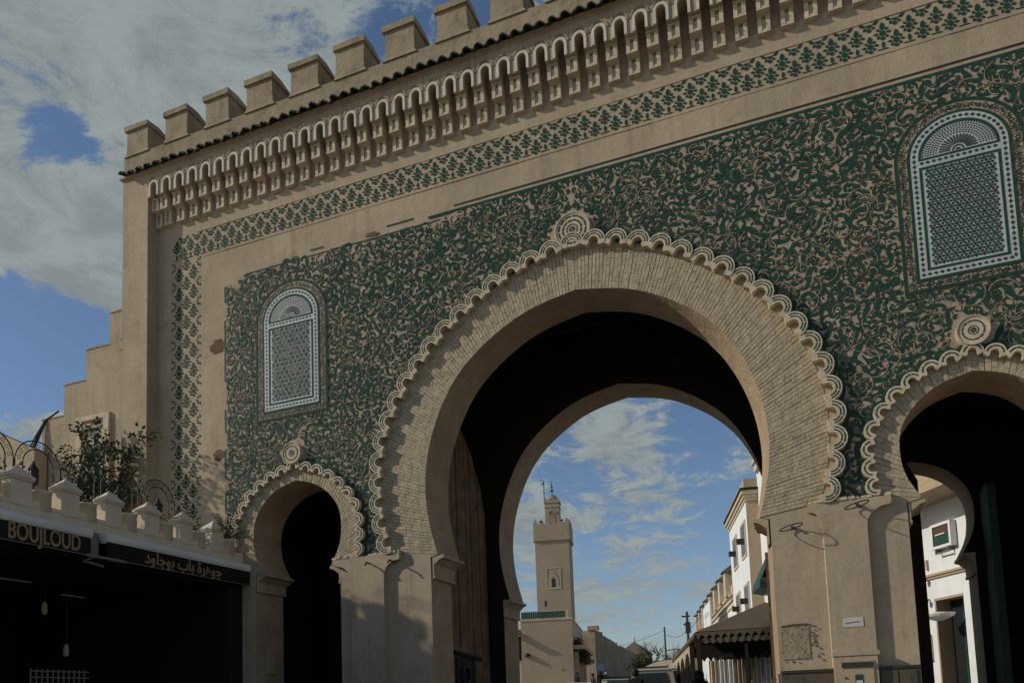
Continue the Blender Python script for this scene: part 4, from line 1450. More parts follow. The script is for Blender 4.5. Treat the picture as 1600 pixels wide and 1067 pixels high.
while y > RY0:
    o = link('merlon', mer_me, rs, loc=(0, y+5, 0)); link('merlon_cap', cap_me, o)
    o.scale = (1, random.uniform(.96, 1.05), 1)
    link('planter', cyl_me, rs, loc=(0, y+5+0.375, 0))
    y -= 0.757; k += 1
# lattice screens and odd lights deep inside
def lattice(y0, y1, z0, z1, x, nm):
    b = MB(); st = 0.11
    n = int((y1-y0)/st)
    for k in range(n+1):
        yy = y0+k*st
        b.box(x-0.01, x+0.01, yy-0.010, yy+0.010, z0, z1)
    m_ = int((z1-z0)/st)
    for k in range(m_+1):
        zz_ = z0+k*st; b.box(x-0.008, x+0.012, y0, y1, zz_-0.010, zz_+0.010)
    return b.build(nm, mat('lattice paint', (0.34, 0.30, 0.22), 0.7), rs)


lattice(3.0, 4.2, 1.2, 2.45, -3.0, 'lattice_screen')
lattice(1.3, 1.75, 1.2, 2.6, -3.0, 'lattice_screen')


def awning(y0, y1, body, size, label, ty, sx=1.0, cat='awning'):
    t = thing('awning', label, cat, (-9.9, (y0+y1)/2, 4.22), group='rolled awnings along the restaurant front')
    h = (y1-y0)/2
    b = MB()
    n = 10
    prof = [(-0.06, -0.06), (0.0, -0.085)] + [(0.03 + 0.075*math.cos(-PI/2+PI*k/8), 0.0+0.085*math.sin(-PI/2+PI*k/8)) for k in range(9)] + [(-0.06, 0.085)]
    m_ = len(prof)
    vs = [(p[0], -h, p[1]) for p in prof] + [(p[0], h, p[1]) for p in prof]
    b.add(vs, [tuple(range(m_)), tuple(reversed(range(m_, 2*m_)))] + [(i, i+m_, (i+1) % m_ + m_, (i+1) % m_)[::-1] for i in range(m_)])
    b.build('casing', M['awning_metal'], t)
    b = MB(); b.box(0.075, 0.082, -h+0.02, h-0.02, -0.31, -0.045); b.build('valance', M['valance'], t)
    b = MB(); b.box(0.073, 0.088, -h+0.02, h-0.02, -0.325, -0.3135); b.build('bottom_bar', M['greymetal'], t)
    words = [text_mesh(w_, size, 0.003, 0.006) for w_ in body.split(' ')]
    widths = [max(v.co.x for v in me.vertices)-min(v.co.x for v in me.vertices) for me in words]
    gap = size*0.32
    x = -(sum(widths)+gap*(len(words)-1))/2
    for me, wd_ in zip(words, widths):
        me.materials.clear(); me.materials.append(M['gold'])
        o = link('lettering', me, t)
        o.matrix_local = Matrix(((0, 0, 1, 0.0865), (sx, 0, 0, ty-(y0+y1)/2 + sx*(x+wd_/2)), (0, 1, 0, -0.185), (0, 0, 0, 1)))
        x += wd_+gap
    return t


a1_ = awning(-8.2, -3.50, 'BOUJLOUD', 0.33, 'rolled awning with BOUJLOUD in gold on its black valance', -4.25, 0.66)
ar = '\ufe9f\ufeee\ufeeb\ufeae\ufe93 \ufe91\ufe8e\ufe8f \ufe91\ufeee\ufe9f\ufee0\ufeee\ufea9'[::-1]
a2_ = awning(-3.25, -0.02, ar, 0.27, 'rolled awning with gold Arabic lettering on its black valance', -1.66, 0.9)
b = MB(); b.box(-0.05, 0.06, 1.62+0.73, 1.62+0.86, -0.32, 0.04); b.box(0.0, 0.10, 2.25, 2.95, -0.34, -0.30); b.tube([(0.05, 2.4, -0.33), (0.08, 2.2, -0.42), (0.08, 2.55, -0.45)], 0.02, 5)
b.build('wall_bracket', M['greymetal'], a1_)
for (yy, z, lab) in ((-2.6, 2.55, 'small pale glass lantern hanging in the dark restaurant, the lower one'), (-3.0, 3.2, 'small pale lamp under the dark restaurant ceiling, the upper one')):
    t = thing('pendant_lamp', lab, 'lamp', (-11.4, yy, z), group='lamps inside the restaurant')
    b = MB(); b.lathe((0, 0, 0), [(0.03, 0), (0.045, 0.04), (0.04, 0.16), (0.02, 0.2)], 8); b.build('glass', M['canvas_light'], t)
    b = MB(); b.lathe((0, 0, 0), [(0.06, 0.2), (0.01, 0.28)], 8); b.tube([(0, 0, 0.27), (0, 0, 3.9-z)], 0.006, 4); b.build('cap', M['iron'], t)

for y0, y1, z in ((-4.9, -3.85, 3.52), (-3.35, -2.95, 3.40)):
    b = MB(); b.box(-0.66, -0.62, y0+5, y1+5, z, z+0.02); b.build('inner_rail', M['greymetal'], rs)
# wrought-iron arches, lanterns and plants on the terrace
ARCHY = [-4.78, -4.05, -3.33, -2.60, -1.83]
AL = ['wrought-iron arch cut by the left edge of the photo', 'wrought-iron arch above the first pair of merlons from the left', 'wrought-iron arch left of the climbing shrub foot', 'wrought-iron arch in front of the climbing shrub', 'wrought-iron arch nearest the gate']
for yy, lab in zip(ARCHY, AL):
    t = thing('iron_arch', lab, 'iron arch', (-10.25, yy, 4.46), group='wrought-iron arches along the roof terrace')
    W_, H_ = 0.355, 0.70
    for nm, r in (('outer_hoop', 1.0), ('inner_hoop', 0.66)):
        b = MB()
        pts = [(0, -W_*r, -0.0), (0, -W_*r, H_)] + [(0, -W_*r*math.cos(PI*k/14), H_ + W_*r*math.sin(PI*k/14)) for k in range(1, 14)] + [(0, W_*r, H_), (0, W_*r, 0.0)]
        b.tube(pts, 0.0095, 5); b.build(nm, M['iron'], t)
    b = MB()
    for k in range(9):
        a = PI*(k+0.5)/9
        c = (-W_*0.83*math.cos(a), H_ + W_*0.83*math.sin(a))
        b.tube([(0, c[0] + 0.045*(1-j/14)*math.cos(a*2+j*0.75), c[1] + 0.045*(1-j/14)*math.sin(a*2+j*0.75)) for j in range(13)], 0.0045, 4)
    b.build('scrollwork', M['iron'], t)
LY = [-4.07, -3.32, -2.58, -1.76]
for yy, lab in zip(LY, ('first', 'second', 'third', 'fourth')):
    t = thing('terrace_lantern', 'dark metal lantern on the terrace edge, %s from the left' % lab, 'lantern', (-10.32, yy, 4.46), group='dark lanterns along the roof terrace'); t.scale = (0.85, 0.85, 0.85)
    b = MB(); b.lathe((0, 0, 0), [(0.02, 0.0), (0.02, 0.48), (0.07, 0.5), (0.085, 0.56), (0.08, 0.74), (0.095, 0.76), (0.03, 0.86), (0.012, 0.92)], 8); b.build('body', M['iron'], t)
    b = MB(); b.lathe((0, 0, 0), [(0.075, 0.565), (0.087, 0.6), (0.086, 0.70), (0.082, 0.735)], 6); b.build('panes', M['iron'], t)


def leaf_cards(mb, c, rad, n, sz, m=0, squash=1.0):
    for _ in range(n):
        d = Vector((random.gauss(0, 1), random.gauss(0, 1), random.gauss(0, 1)*squash))
        d = d/max(d.length, .01)*rad*random.random()**0.45
        p = Vector(c) + d
        a = Vector((random.gauss(0, 1), random.gauss(0, 1), random.gauss(0, 1))).normalized()
        b_ = a.cross(Vector((random.gauss(0, 1), random.gauss(0, 1), random.gauss(0, 1)))).normalized()
        s_ = sz*random.uniform(0.6, 1.3)
        mid = p + a*s_*0.55
        mb.add([p, mid + b_*s_*0.27, p + a*s_, mid - b_*s_*0.27], [(0, 1, 2, 3)], m)


random.seed(12)
t = thing('climbing_shrub', 'leafy dark shrub climbing the stepped wall in front of its framed niche', 'shrub', (-13.0, -0.55, 4.46))
st = MB(); lf = MB()
tips = [(-0.75, -0.1, 2.25), (-0.45, 0.0, 2.75), (-0.1, -0.1, 2.95), (0.3, -0.15, 2.6), (0.75, 0.0, 2.35), (1.05, -0.05, 2.4), (0.5, -0.2, 1.8), (-0.6, -0.2, 1.6), (0.0, -0.3, 2.2), (0.9, -0.2, 1.4), (-0.3, -0.3, 1.2), (0.4, -0.3, 1.0)]
for tx, ty, tz in tips:
    mid = (tx*0.35+random.uniform(-.1, .1), ty*0.5, tz*0.5)
    st.tube([(random.uniform(-.05, .05), 0, 0), mid, (tx*0.8, ty, tz*0.85), (tx, ty, tz)], [0.022, 0.016, 0.010, 0.004], 5)
    for q in range(20):
        u = random.uniform(0.2, 1.02)
        leaf_cards(lf, (tx*u*(0.55+.45*u)+random.uniform(-.14, .14), ty+random.uniform(-.15, .15), tz*u+random.uniform(-.12, .12)), 0.17, 26, 0.10)
st.build('stems', M['bark'], t); lf.build('leaves', M['leaf'], t, kind='stuff')
t = thing('terrace_bush', 'dense dark bush at the far left of the roof terrace', 'bush', (-10.6, -4.95, 4.6))
lf = MB(); st = MB()
for k in range(8):
    e = (random.uniform(-.4, .2), random.uniform(-.6, .35), random.uniform(.4, .85))
    st.tube([(0, 0, 0), (e[0]*.5, e[1]*.5, e[2]*.6), e], [0.02, 0.012, 0.005], 5)
    leaf_cards(lf, e, 0.28, 90, 0.075)
st.build('stems', M['bark'], t); lf.build('leaves', M['leafdark'], t, kind='stuff')
t = thing('hanging_creeper', 'thin creeper foliage between the terrace lanterns', 'creeper', (-10.7, -3.0, 4.46))
lf = MB()
for k in range(70):
    leaf_cards(lf, (random.uniform(-.5, .3), random.uniform(-1.7, 1.7), random.uniform(.05, .8)*random.random()**.5), 0.13, 13, 0.06)
lf.build('leaves', M['leaf'], t, kind='stuff')


def palm(label, loc, n, L_, droop):
    t = thing('potted_palm', label, 'potted plant', loc, group='spiky plants on the roof edge')
    fr = MB()
    for k in range(n):
        a = random.uniform(0, 2*PI); e = random.uniform(0.35, 1.25)
        l_ = L_*random.uniform(.6, 1.1)
        pts = []
        for j in range(7):
            u = j/6
            pts.append(Vector((math.cos(a)*math.cos(e)*l_*u, math.sin(a)*math.cos(e)*l_*u, math.sin(e)*l_*u - droop*u*u*l_)))
        fr.tube(pts, [0.006]*6+[0.002], 4)
        for j in range(1, 7):
            for s_ in (-1, 1):
                d = (pts[j]-pts[j-1]).normalized(); sd2 = d.cross(Vector((0, 0, 1))).normalized()*s_
                p = pts[j]; w = d.cross(sd2).normalized()
                q = p + (sd2*0.75+d*0.7)*0.13*(1.1-j/9)
                fr.add([p, p+d*0.018, q, p-d*0.006], [(0, 1, 2, 3)])
    fr.build('fronds', M['leaf'], t)
    b = MB(); b.lathe((0, 0, 0), [(0.10, -0.25), (0.13, -0.02), (0.14, 0.0), (0.11, 0.0)], 14); b.build('pot', M['cream'], t)


palm('spiky potted palm on the roof corner beside the green tiles', (-10.12, -0.33, 4.72), 34, 0.72, 0.25)
palm('spiky potted palm spilling behind the last full merlon', (-10.5, -1.0, 4.72), 30, 0.7, 0.3)
palm('thin grassy plant at the left end of the terrace', (-10.6, -5.0, 5.0), 16, 0.6, 0.2)

# ================================================================== BEYOND THE GATE
# --- minaret
mn = thing('minaret', 'tall square beige minaret with a crenellated gallery and domed lantern', 'minaret', (-22.3, 58, 2.0))
ang = 0.19
mn.rotation_euler = (0, 0, ang); mn.scale = (0.94, 0.94, 1)
def Z(z): return z-2.0
b = MB(); b.box(-1.70, 1.62, -1.6, 1.7, 0, Z(16.45)); b.build('shaft', M['mosque'], mn)
b = MB(); b.box(-1.80, 1.73, -1.72, 1.8, Z(16.453), Z(18.0)); b.box(-1.86, 1.79, -1.76, 1.84, Z(16.40), Z(16.452)); b.build('gallery', M['mosque'], mn)
def stepped(b, c, axis, s_, z, y):
    for w, h0, h1 in ((0.20, 0, 0.14), (0.13, 0.14, 0.28), (0.06, 0.28, 0.42)):
        if axis == 'x': b.box(c-w*s_, c+w*s_, y-0.10, y+0.10, z+h0*s_, z+h1*s_-0.001)
        else: b.box(y-0.10, y+0.10, c-w*s_, c+w*s_, z+h0*s_, z+h1*s_-0.001)
for k in range(6):
    c = -1.6+k*(3.13/5)
    for ax, yy in (('x', -1.62), ('x', 1.69), ('y', 1.62), ('y', -1.69)):
        if ax == 'y' and k in (0, 5): continue
        b = MB(); stepped(b, c if ax == 'x' else c+0.04, ax, 1.0, Z(18.003), yy); b.build('merlon', M['mosque'], mn)
b = MB(); b.box(-0.70, 0.70, -0.7, 0.7, Z(18.004), Z(20.15)); b.box(-0.76, 0.76, -0.76, 0.76, Z(19.72), Z(19.78)); b.box(-0.77, 0.77, -0.77, 0.77, Z(20.152), Z(20.4)); b.build('lantern', M['mosque'], mn)
for k in range(4):
    b = MB(); stepped(b, -0.6+k*0.4, 'x', 0.62, Z(20.402), -0.67); b.build('merlon', M['mosque'], mn)
    b = MB(); stepped(b, -0.6+k*0.4, 'x', 0.62, Z(20.402), 0.67); b.build('merlon', M['mosque'], mn)
b = MB(); b.prism([(-0.30, Z(18.25)), (0.30, Z(18.25)), (0.30, Z(19.1))] + [(0.30*math.cos(PI*k/8), Z(19.1)+0.38*math.sin(PI*k/8)) for k in range(1, 8)] + [(-0.30, Z(19.1))], -0.73, -0.70, back=False)
b.build('lantern_niche', M['citywall'], mn)
b = MB(); b.prism(ring_poly(0.30, 0.42, 0, PI, 10), -0.765, -0.70, back=False); o = b.build('niche_arch', M['mosque'], mn, loc=(0, 0, Z(19.1)))
b = MB(); b.lathe((0, 0, Z(20.41)), [(0.56, 0), (0.55, 0.18), (0.45, 0.42), (0.26, 0.62), (0.05, 0.72)], 16); b.build('dome', M['mosque'], mn, smooth=True)
b = MB(); b.lathe((0, 0, Z(21.1)), [(0.03, 0), (0.03, 0.22), (0.17, 0.36), (0.03, 0.50), (0.03, 0.58), (0.13, 0.70), (0.03, 0.80), (0.03, 0.88), (0.09, 0.97), (0.02, 1.06), (0.01, 1.35)], 10); b.build('finial', M['iron'], mn)
b = MB(); b.tube([(-0.74, -0.5, Z(20.3)), (-0.74, -0.5, Z(22.35))], 0.045, 6); b.tube([(-0.74, -0.5, Z(22.3)), (-0.95, -0.55, Z(22.45)), (-1.1, -0.55, Z(22.3))], 0.035, 5); b.box(-0.98, -0.74, -0.53, -0.5, Z(22.0), Z(22.14)); b.build('flagpole', M['greentile'], mn)
wf = MB(); wf.box(-0.72, 0.72, -1.645, -1.601, Z(11.9), Z(12.04)); wf.box(-0.72, -0.64, -1.645, -1.601, Z(12.041), Z(13.8)); wf.box(0.64, 0.72, -1.645, -1.601, Z(12.041), Z(13.8)); wf.box(-0.72, 0.72, -1.645, -1.601, Z(13.801), Z(13.9))
o = wf.build('window_frame', M['cream'], mn)
b = MB(); b.prism([(-0.52, Z(12.05)), (-0.22, Z(12.05)), (-0.22, Z(12.75)), (0, Z(13.0)), (0.22, Z(12.75)), (0.22, Z(12.05)), (0.52, Z(12.05)), (0.52, Z(12.9)), (0.40, Z(12.95)), (0.36, Z(13.15)), (0.2, Z(13.2)), (0.14, Z(13.42)), (0, Z(13.6)), (-0.14, Z(13.42)), (-0.2, Z(13.2)), (-0.36, Z(13.15)), (-0.40, Z(12.95)), (-0.52, Z(12.9))], -1.64, -1.602); b.build('lobed_arch', M['tanwall'], o)
b = MB(); b.prism([(-0.20, Z(12.05)), (0.20, Z(12.05)), (0.20, Z(12.74)), (0, Z(12.98)), (-0.20, Z(12.74))], -1.608, -1.6015); b.build('window_opening', M['glassdark'], o)
b = MB(); b.box(-0.98, -0.76, -1.612, -1.595, Z(10.35), Z(10.85)); b.build('slit_window', M['glassdark'], mn)
for c in (-1.0, 1.0):
    b = MB(); b.lathe((c, -1.60, Z(18.25)), [(0.16, -0.1), (0.19, 0), (0.05, 0.08)], 8); b.build('loudspeaker', M['iron'], mn)

# --- low building in front of the minaret
lb = thing('low_building', 'plain beige flat-roofed building with a green balustrade below the minaret', 'building', (-18.15, 43, 1.7), math.radians(12))
b = MB(); b.box(-1.95, 1.75, -1.2, 9, -1, 5.75); b.build('wall', M['mosque'], lb)
b = MB(); b.box(-2.0, 1.80, -1.25, 9, 5.753, 5.87); b.build('roof_ledge', M['cream'], lb)
b = MB(); b.box(-1.9, 1.35, -1.1, -1.0, 5.873, 5.95); b.box(-1.9, 1.35, -1.1, -1.0, 6.40, 6.46); b.box(1.352, 1.50, -1.15, -0.95, 5.873, 6.48); rail = b.build('balustrade', M['cream'], lb)
k = -1.85
bal = MB(); bal.box(-0.055, 0.055, -1.14, -0.97, 5.955, 6.395); bal_me = bal.mesh('baluster', M['greentile'])
while k < 1.34:
    link('baluster', bal_me, rail, loc=(k, 0, 0)); k += 0.14
b = MB(); b.box(-5.0, -1.96, -0.6, 9, -1, 6.0); b.build('side_wing', M['whitewall'], lb)
b = MB(); b.box(-2.60, -1.96, -1.0, -0.61, 3.0, 4.7); b.build('shop_opening', M['shade_dark'], lb)
b = MB(); b.add([(-2.8, -1.8, 4.75), (-1.97, -1.8, 4.75), (-1.97, -0.6, 5.25), (-2.8, -0.6, 5.25), (-2.8, -1.8, 4.68), (-1.97, -1.8, 4.68), (-1.97, -0.6, 5.18), (-2.8, -0.6, 5.18)], [(0, 1, 2, 3), (7, 6, 5, 4), (0, 4, 5, 1), (1, 5, 6, 2), (3, 7, 4, 0)]); b.build('shop_canopy', M['greentile'], lb)
b = MB(); b.box(-2.6, -1.96, -1.05, -0.62, -1, 1.0); b.box(-2.6, -2.5, -1.05, -0.95, 1.0, 2.9); b.box(-2.1, -2.0, -1.05, -0.95, 1.0, 2.9); b.build('shop_counter', M['canvas_light'], lb)
b = MB(); b.lathe((-1.55, -1.3, 3.1), [(0.05, 0.35), (0.2, 0.3), (0.26, 0.1), (0.02, 0.06)], 12); b.build('wall_lamp', M['iron'], lb)
b = MB(); b.box(0.95, 1.02, -1.23, -1.201, 2.1, 2.2); b.build('vent', M['iron'], lb)
for k in range(5):
    b = MB(); b.box(1.76, 2.1, -0.6+k*1.9, -0.2+k*1.9, -1, 3.6); b.build('arcade_post', M['mosque'], lb)
b = MB(); b.box(1.76, 2.6, -1.0, 9, 3.61, 3.9); b.build('arcade_lintel', M['mosque'], lb)
random.seed(31)
bg_ = thing('bougainvillea', 'dark bushy creeper hanging off the side of the low beige building', 'creeper', (-16.35, 43.3, 4.6), math.radians(12))
lf = MB()
for k in range(30):
    u = random.random()
    leaf_cards(lf, (0.05+0.75*u+random.uniform(-.15, .15), random.uniform(-.6, 2.6), 1.35-1.7*u+random.uniform(-.25, .35)), 0.38, 60, 0.17)
lf.build('foliage', M['leafdark'], bg_, kind='stuff')
b = MB(); b.tube([(-.1, 0.5, -3.6), (0, .8, -1.5), (.2, 1, 0.5), (.4, 1.5, 1.8)], [.1, .08, .06, .03], 6); b.build('stem', M['bark'], bg_)

# --- old city wall and the square tower with the pyramid roof
SD = np.array([-0.2079, 0.978])                          # street direction
SN = np.array([0.978, 0.2079])                           # to its right
def stp(o, along, right): return (o[0] + SD[0]*along + SN[0]*right, o[1] + SD[1]*along + SN[1]*right)
cw_ = thing('old_city_wall', 'long weathered earthen city wall running away behind the low building', 'wall', (-25.5, 84, 2.0))
b = MB(); rng_ = random.Random(6)
A0, A1 = (0, 0), (0.5, 62)
pts = []
L_ = 62
n = 60
for k in range(n+1):
    u = k/n
    x = 0.6*u - 7.0*u + 0.0; yv = L_*u
    zt = 8.2 - 0.9*u + rng_.uniform(-0.12, 0.12) - (0.3 if 0.3 < u < 0.36 else 0)
    pts.append((x, yv, zt))
for k, (x, yv, zt) in enumerate(pts):
    b.v += [(x, yv, -1), (x, yv, zt), (x-1.4, yv, zt), (x-1.4, yv, -1)]
    if k:
        o = 4*k
        for f in ((o-4, o, o+1, o-3), (o-3, o+1, o+2, o-2), (o-2, o+2, o+3, o-1)): b.f.append(f); b.mi.append(0)
b.f.append((0, 1, 2, 3)); b.mi.append(0)
b.build('wall', M['citywall'], cw_)
b = MB(); b.box(-6, -0.02, -0.8, 3, -1, 8.35); b.build('end_bastion', M['citywall'], cw_)
b = MB(); b.box(-0.9, 0.4, -1.0, -0.2, 8.36, 8.9); b.build('bastion_stub', M['citywall'], cw_)
for k in range(7):
    u = 0.3+k*0.09; b = MB(); x = -6.4*u
    b.box(x-0.15, x+0.12, L_*u-0.35, L_*u+0.35, 0.8, 1.7); b.build('wall_slit', M['shade_dark'], cw_)
wb = MB(); wb.box(-31, -27.2, 72, 76, 0, 11.3); wb = wb.build('pale_house', M['mosque']); tag(wb, 'pale flat house top between the minaret and the old city wall', 'house')
b = MB(); b.box(-27.19, -27.1, 73, 74, 9.6, 10.6); b.build('window', M['glassdark'], wb)
tt = thing('wall_tower', 'square earthen tower with a pointed pyramid roof at the far end of the wall', 'tower', (-34.2, 146, 5.0))
b = MB(); b.box(-2.9, 2.9, -2.9, 2.9, -3, 5.6); b.build('body', M['citywall'], tt)
b = MB(); b.add([(-3.3, -3.3, 5.603), (3.3, -3.3, 5.603), (3.3, 3.3, 5.603), (-3.3, 3.3, 5.603), (0, 0, 8.3)], [(0, 1, 4), (1, 2, 4), (2, 3, 4), (3, 0, 4), (3, 2, 1, 0)]); b.build('roof', M['canvas'], tt)
b = MB(); b.tube([(0, 0, 8.2), (0, 0, 9.4)], [0.12, 0.03], 6); b.build('finial', M['iron'], tt)
fw = MB(); fw.box(-31, -8, 150, 152, 3, 9.4)
tag(fw.build('far_wall', M['citywall']), 'distant low earthen wall closing the street behind the trees', 'wall')

# --- trees
def tree(label, loc, h, spread, dense, seed, name='bare_tree', group='trees at the end of the street'):
    rr = random.Random(seed)
    t = thing(name, label, 'tree', loc, group=group)
    tr = MB(); lf = MB(); random.seed(seed)
    tr.tube([(0, 0, -0.5), (rr.uniform(-.1, .1), 0, h*0.3), (0.05, 0, h*0.45)], [0.18, 0.14, 0.1], 7)
    cr = MB()
    def branch(p, d, l_, r, lev):
        e = p + d*l_
        m = p + d*l_*0.5 + Vector((rr.uniform(-.1, .1), rr.uniform(-.1, .1), 0))*l_*0.4
        cr.tube([p, m, e], [r, r*.75, r*.5], 5, caps=False)
        if lev == 0:
            leaf_cards(lf, e, spread*0.16, dense, 0.22)
            return
        for k in range(4 if lev > 1 else 3):
            dd = (d + Vector((rr.gauss(0, .55), rr.gauss(0, .55), rr.gauss(0.1, .4)))).normalized()
            branch(p + d*l_*rr.uniform(.45, 1), dd, l_*rr.uniform(.55, .8), r*.5, lev-1)
    for k in range(6):
        a = 2*PI*k/6+rr.uniform(-.3, .3)
        d = Vector((math.cos(a)*spread/h, math.sin(a)*spread/h, rr.uniform(.6, 1.1))).normalized()
        branch(Vector((0, 0, h*rr.uniform(.3, .45))), d, h*0.30, 0.085, 3)
    tr.build('trunk', M['bark'], t); cr.build('branches', M['bark'], t)
    if lf.v: lf.build('crown', M['leaf'], t, kind='stuff')


p_ = at(1022, 1062, 78); tree('nearly bare tree standing left of the street pole', (p_[0], 78, ground(78)), 5.6, 3.2, 0, 2)
p_ = at(1058, 1062, 88); tree('nearly bare tree right of the street pole', (p_[0], 88, ground(88)), 5.2, 3.2, 0, 5)
p_ = at(1003, 1062, 82); tree('low dark leafy tree at the foot of the old wall', (p_[0], 82, ground(82)), 3.6, 2.4, 14, 9, 'leafy_tree')

# --- poles and wires
def pole(px, pyt, Y, label, arm):
    p = at(px, pyt, Y)
    t = thing('utility_pole', label, 'pole', (p[0], Y, ground(Y)), group='poles along the street')
    h_ = p[2]-ground(Y)
    b = MB(); b.tube([(0, 0, -0.3), (0, 0, h_)], [0.10, 0.07], 8); b.build('post', M['bark'], t)
    if arm:
        b = MB(); b.tube([(0, 0, h_-2.1), (0.9, 0, h_-2.0), (1.6, 0, h_-2.15)], 0.05, 5); b.box(1.1, 1.9, -0.12, 0.12, h_-2.25, h_-2.1); b.build('lamp_arm', M['greymetal'], t)
    else:
        b = MB()
        for k in range(4): b.box(-0.30+0.08*k, 0.16, -0.06, 0.06, h_-0.3-0.45*k, h_-0.22-0.45*k)
        b.box(-0.1, 0.16, -0.15, 0.15, h_-1.2, h_-0.6); b.build('crossarms', M['iron'], t)
    return t, p


pa, P1_ = pole(1038, 979, 58, 'tall thin street pole with a lamp arm beside the bare trees', True)
pb, P2_ = pole(1073, 955, 33, 'dark electricity pole with crossarms by the white shop sign', False)
w = MB()
for dz, e in ((0, (-30, 95, 9.2)), (-0.3, (-6.0, 34, 6.2))):
    a = Vector((P1_[0], 58, P1_[2]-0.3+dz)); c = Vector(e)
    w.tube([a + (c-a)*k/10 - Vector((0, 0, 1.2*math.sin(PI*k/10)*0.6)) for k in range(11)], 0.018, 4)
tag(w.build('overhead_wire', M['iron']), 'thin overhead wires running from the street pole', 'wire')

# --- signs at the old wall
for (x0, y0, x1, y1, Y, m, lab) in ((890, 1034, 898, 1043, 62, 'signblue', 'small pale blue street sign left of the green one'), (919, 1030, 929, 1036, 64, 'signgreen', 'small green sign board on the old wall'), (931, 1037, 944, 1047, 60, 'billboard', 'pale lilac billboard in front of the old wall')):
    a, c = at(x0, y0, Y), at(x1, y1, Y)
    t = thing('street_sign', lab, 'sign', ((a[0]+c[0])/2, Y, ground(Y)), group='signs along the old wall')
    hw = (c[0]-a[0])/2; z0, z1 = c[2]-ground(Y), a[2]-ground(Y)
    b = MB(); b.box(-hw, hw, -0.03, 0.03, z0, z1); b.build('board', M[m], t)
    b = MB(); b.tube([(-hw*.6, 0.06, 0), (-hw*.6, 0.06, z1)], 0.03, 5); b.tube([(hw*.6, 0.06, 0), (hw*.6, 0.06, z1)], 0.03, 5); b.build('posts', M['greymetal'], t)
    if m == 'signblue':
        b = MB(); b.box(-hw*.7, hw*.7, -0.036, -0.031, z0+(z1-z0)*.4, z0+(z1-z0)*.58); b.build('print', M['iron'], t)

# --- white corner building with its tower, low wings further on
wt = thing('white_tower_house', 'tall white house with a corner turret shaded tan on the right of the street', 'building', (-2.35, 22.0, 0.9))
wt.rotation_euler = (0, 0, math.radians(12))
# local axes: +Y along the street (away), +X to the right
def Zw(z): return z-0.9
TZ = 10.25
b = MB(); b.box(0.0, 3.6, 0.0, 6.2, -0.5, Zw(TZ)); b.build('street_wall', M['whitewall'], wt)
b = MB(); b.box(-0.003, 0.497, -0.02, -0.002, -0.5, Zw(TZ-0.62)); b.build('turret_shade_face', M['tanwall'], wt)  # tan sheet on the white turret's front, shade of that side painted in
b = MB(); b.box(0.50, 3.6, -4.2, -0.021, -0.5, Zw(TZ+0.9)); b.build('front_wing', M['whitewall'], wt)
b = MB()
for k, (e, z0, z1) in enumerate(((0.05, -0.62, -0.50), (0.11, -0.498, -0.36), (0.19, -0.358, -0.2))):
    b.box(-e, 0.495-0.001*k, -e-0.02, 6.2+e, Zw(TZ+z0), Zw(TZ+z1))
cor = b.build('cornice', M['cream'], wt)
b = MB(); b.box(-0.24, 0.493, -0.26, 6.4, Zw(TZ-0.198), Zw(TZ-0.10)); b.build('tile_edge', M['darkwood'], cor)
b = MB(); b.box(-0.05, 0.492, -0.06, 6.0, Zw(TZ-0.098), Zw(TZ+0.32)); b.build('turret_parapet', M['tanwall'], wt)
b = MB(); b.box(0.36, 0.498, -4.3, -0.3, Zw(TZ+0.45), Zw(TZ+0.75)); b.box(0.28, 0.497, -4.3, -0.3, Zw(TZ+0.755), Zw(TZ+0.9)); b.build('wing_cornice', M['cream'], wt)
for z0, z1 in ((7.55, 8.85), (4.9, 6.2)):
    for yy in (1.2, 4.2):
        f = MB(); f.box(-0.05, -0.001, yy-0.75, yy+0.75, Zw(z0-0.12), Zw(z1+0.12)); fr = f.build('window_frame', M['cream'], wt)
        f = MB(); f.box(-0.06, -0.051, yy-0.58, yy+0.58, Zw(z0), Zw(z1)); f.build('pane', M['glassdark'], fr)
        f = MB(); f.obox((-0.15, yy+0.7), (0.09, 0.0), (0.0, 0.09), 0, Zw(z0+0.62), Zw(z0+0.86)); f.build('lamp_bracket', M['shutter'], fr)
# lower terrace house further along
lw = thing('terraced_shops', 'row of low white shops with capped chimneys-like pillars along the roof', 'shop row', (-3.65, 28.15, 1.1))
lw.rotation_euler = (0, 0, math.radians(12))
H1 = 5.35
b = MB(); b.box(0, 6, 0.02, 26, -0.5, H1); b.build('wall', M['whitewall'], lw)
b = MB()
for e, z0, z1 in ((0.06, H1-0.55, H1-0.43), (0.12, H1-0.25, H1-0.12), (0.16, H1+0.002, H1+0.10)): b.box(-e, 5.9, 0.03, 26, z0, z1)
b.build('cornice', M['cream'], lw)
b = MB(); b.box(-0.02, 0.2, 0.03, 26, H1+0.103, H1+0.55); b.build('roof_parapet', M['cream'], lw)
for k in range(8):
    yy = 1.0 + k*3.0
    f = MB(); f.box(-0.28, 0.42, yy-0.40, yy+0.40, H1+0.06, H1+1.30); pl_ = f.build('roof_pillar', M['cream'], lw)
    f = MB(); f.add([(-0.42, yy-0.54, H1+1.303), (0.56, yy-0.54, H1+1.303), (0.56, yy+0.54, H1+1.303), (-0.42, yy+0.54, H1+1.303), (0.07, yy, H1+1.70)], [(0, 1, 4), (1, 2, 4), (2, 3, 4), (3, 0, 4), (3, 2, 1, 0)]); f.build('pillar_cap', M['canvas'], pl_)
sg = at(1074, 985, 36)
t = thing('shop_sign', 'white sign board mounted on the roof edge of the low shops', 'sign', (-4.95, 32.8, 5.0)); t.rotation_euler = (0, 0, math.radians(12))
b = MB(); b.box(-0.62, -0.55, -2.2, 2.2, 0.3, 1.6); b.build('board', M['whitewall'], t)
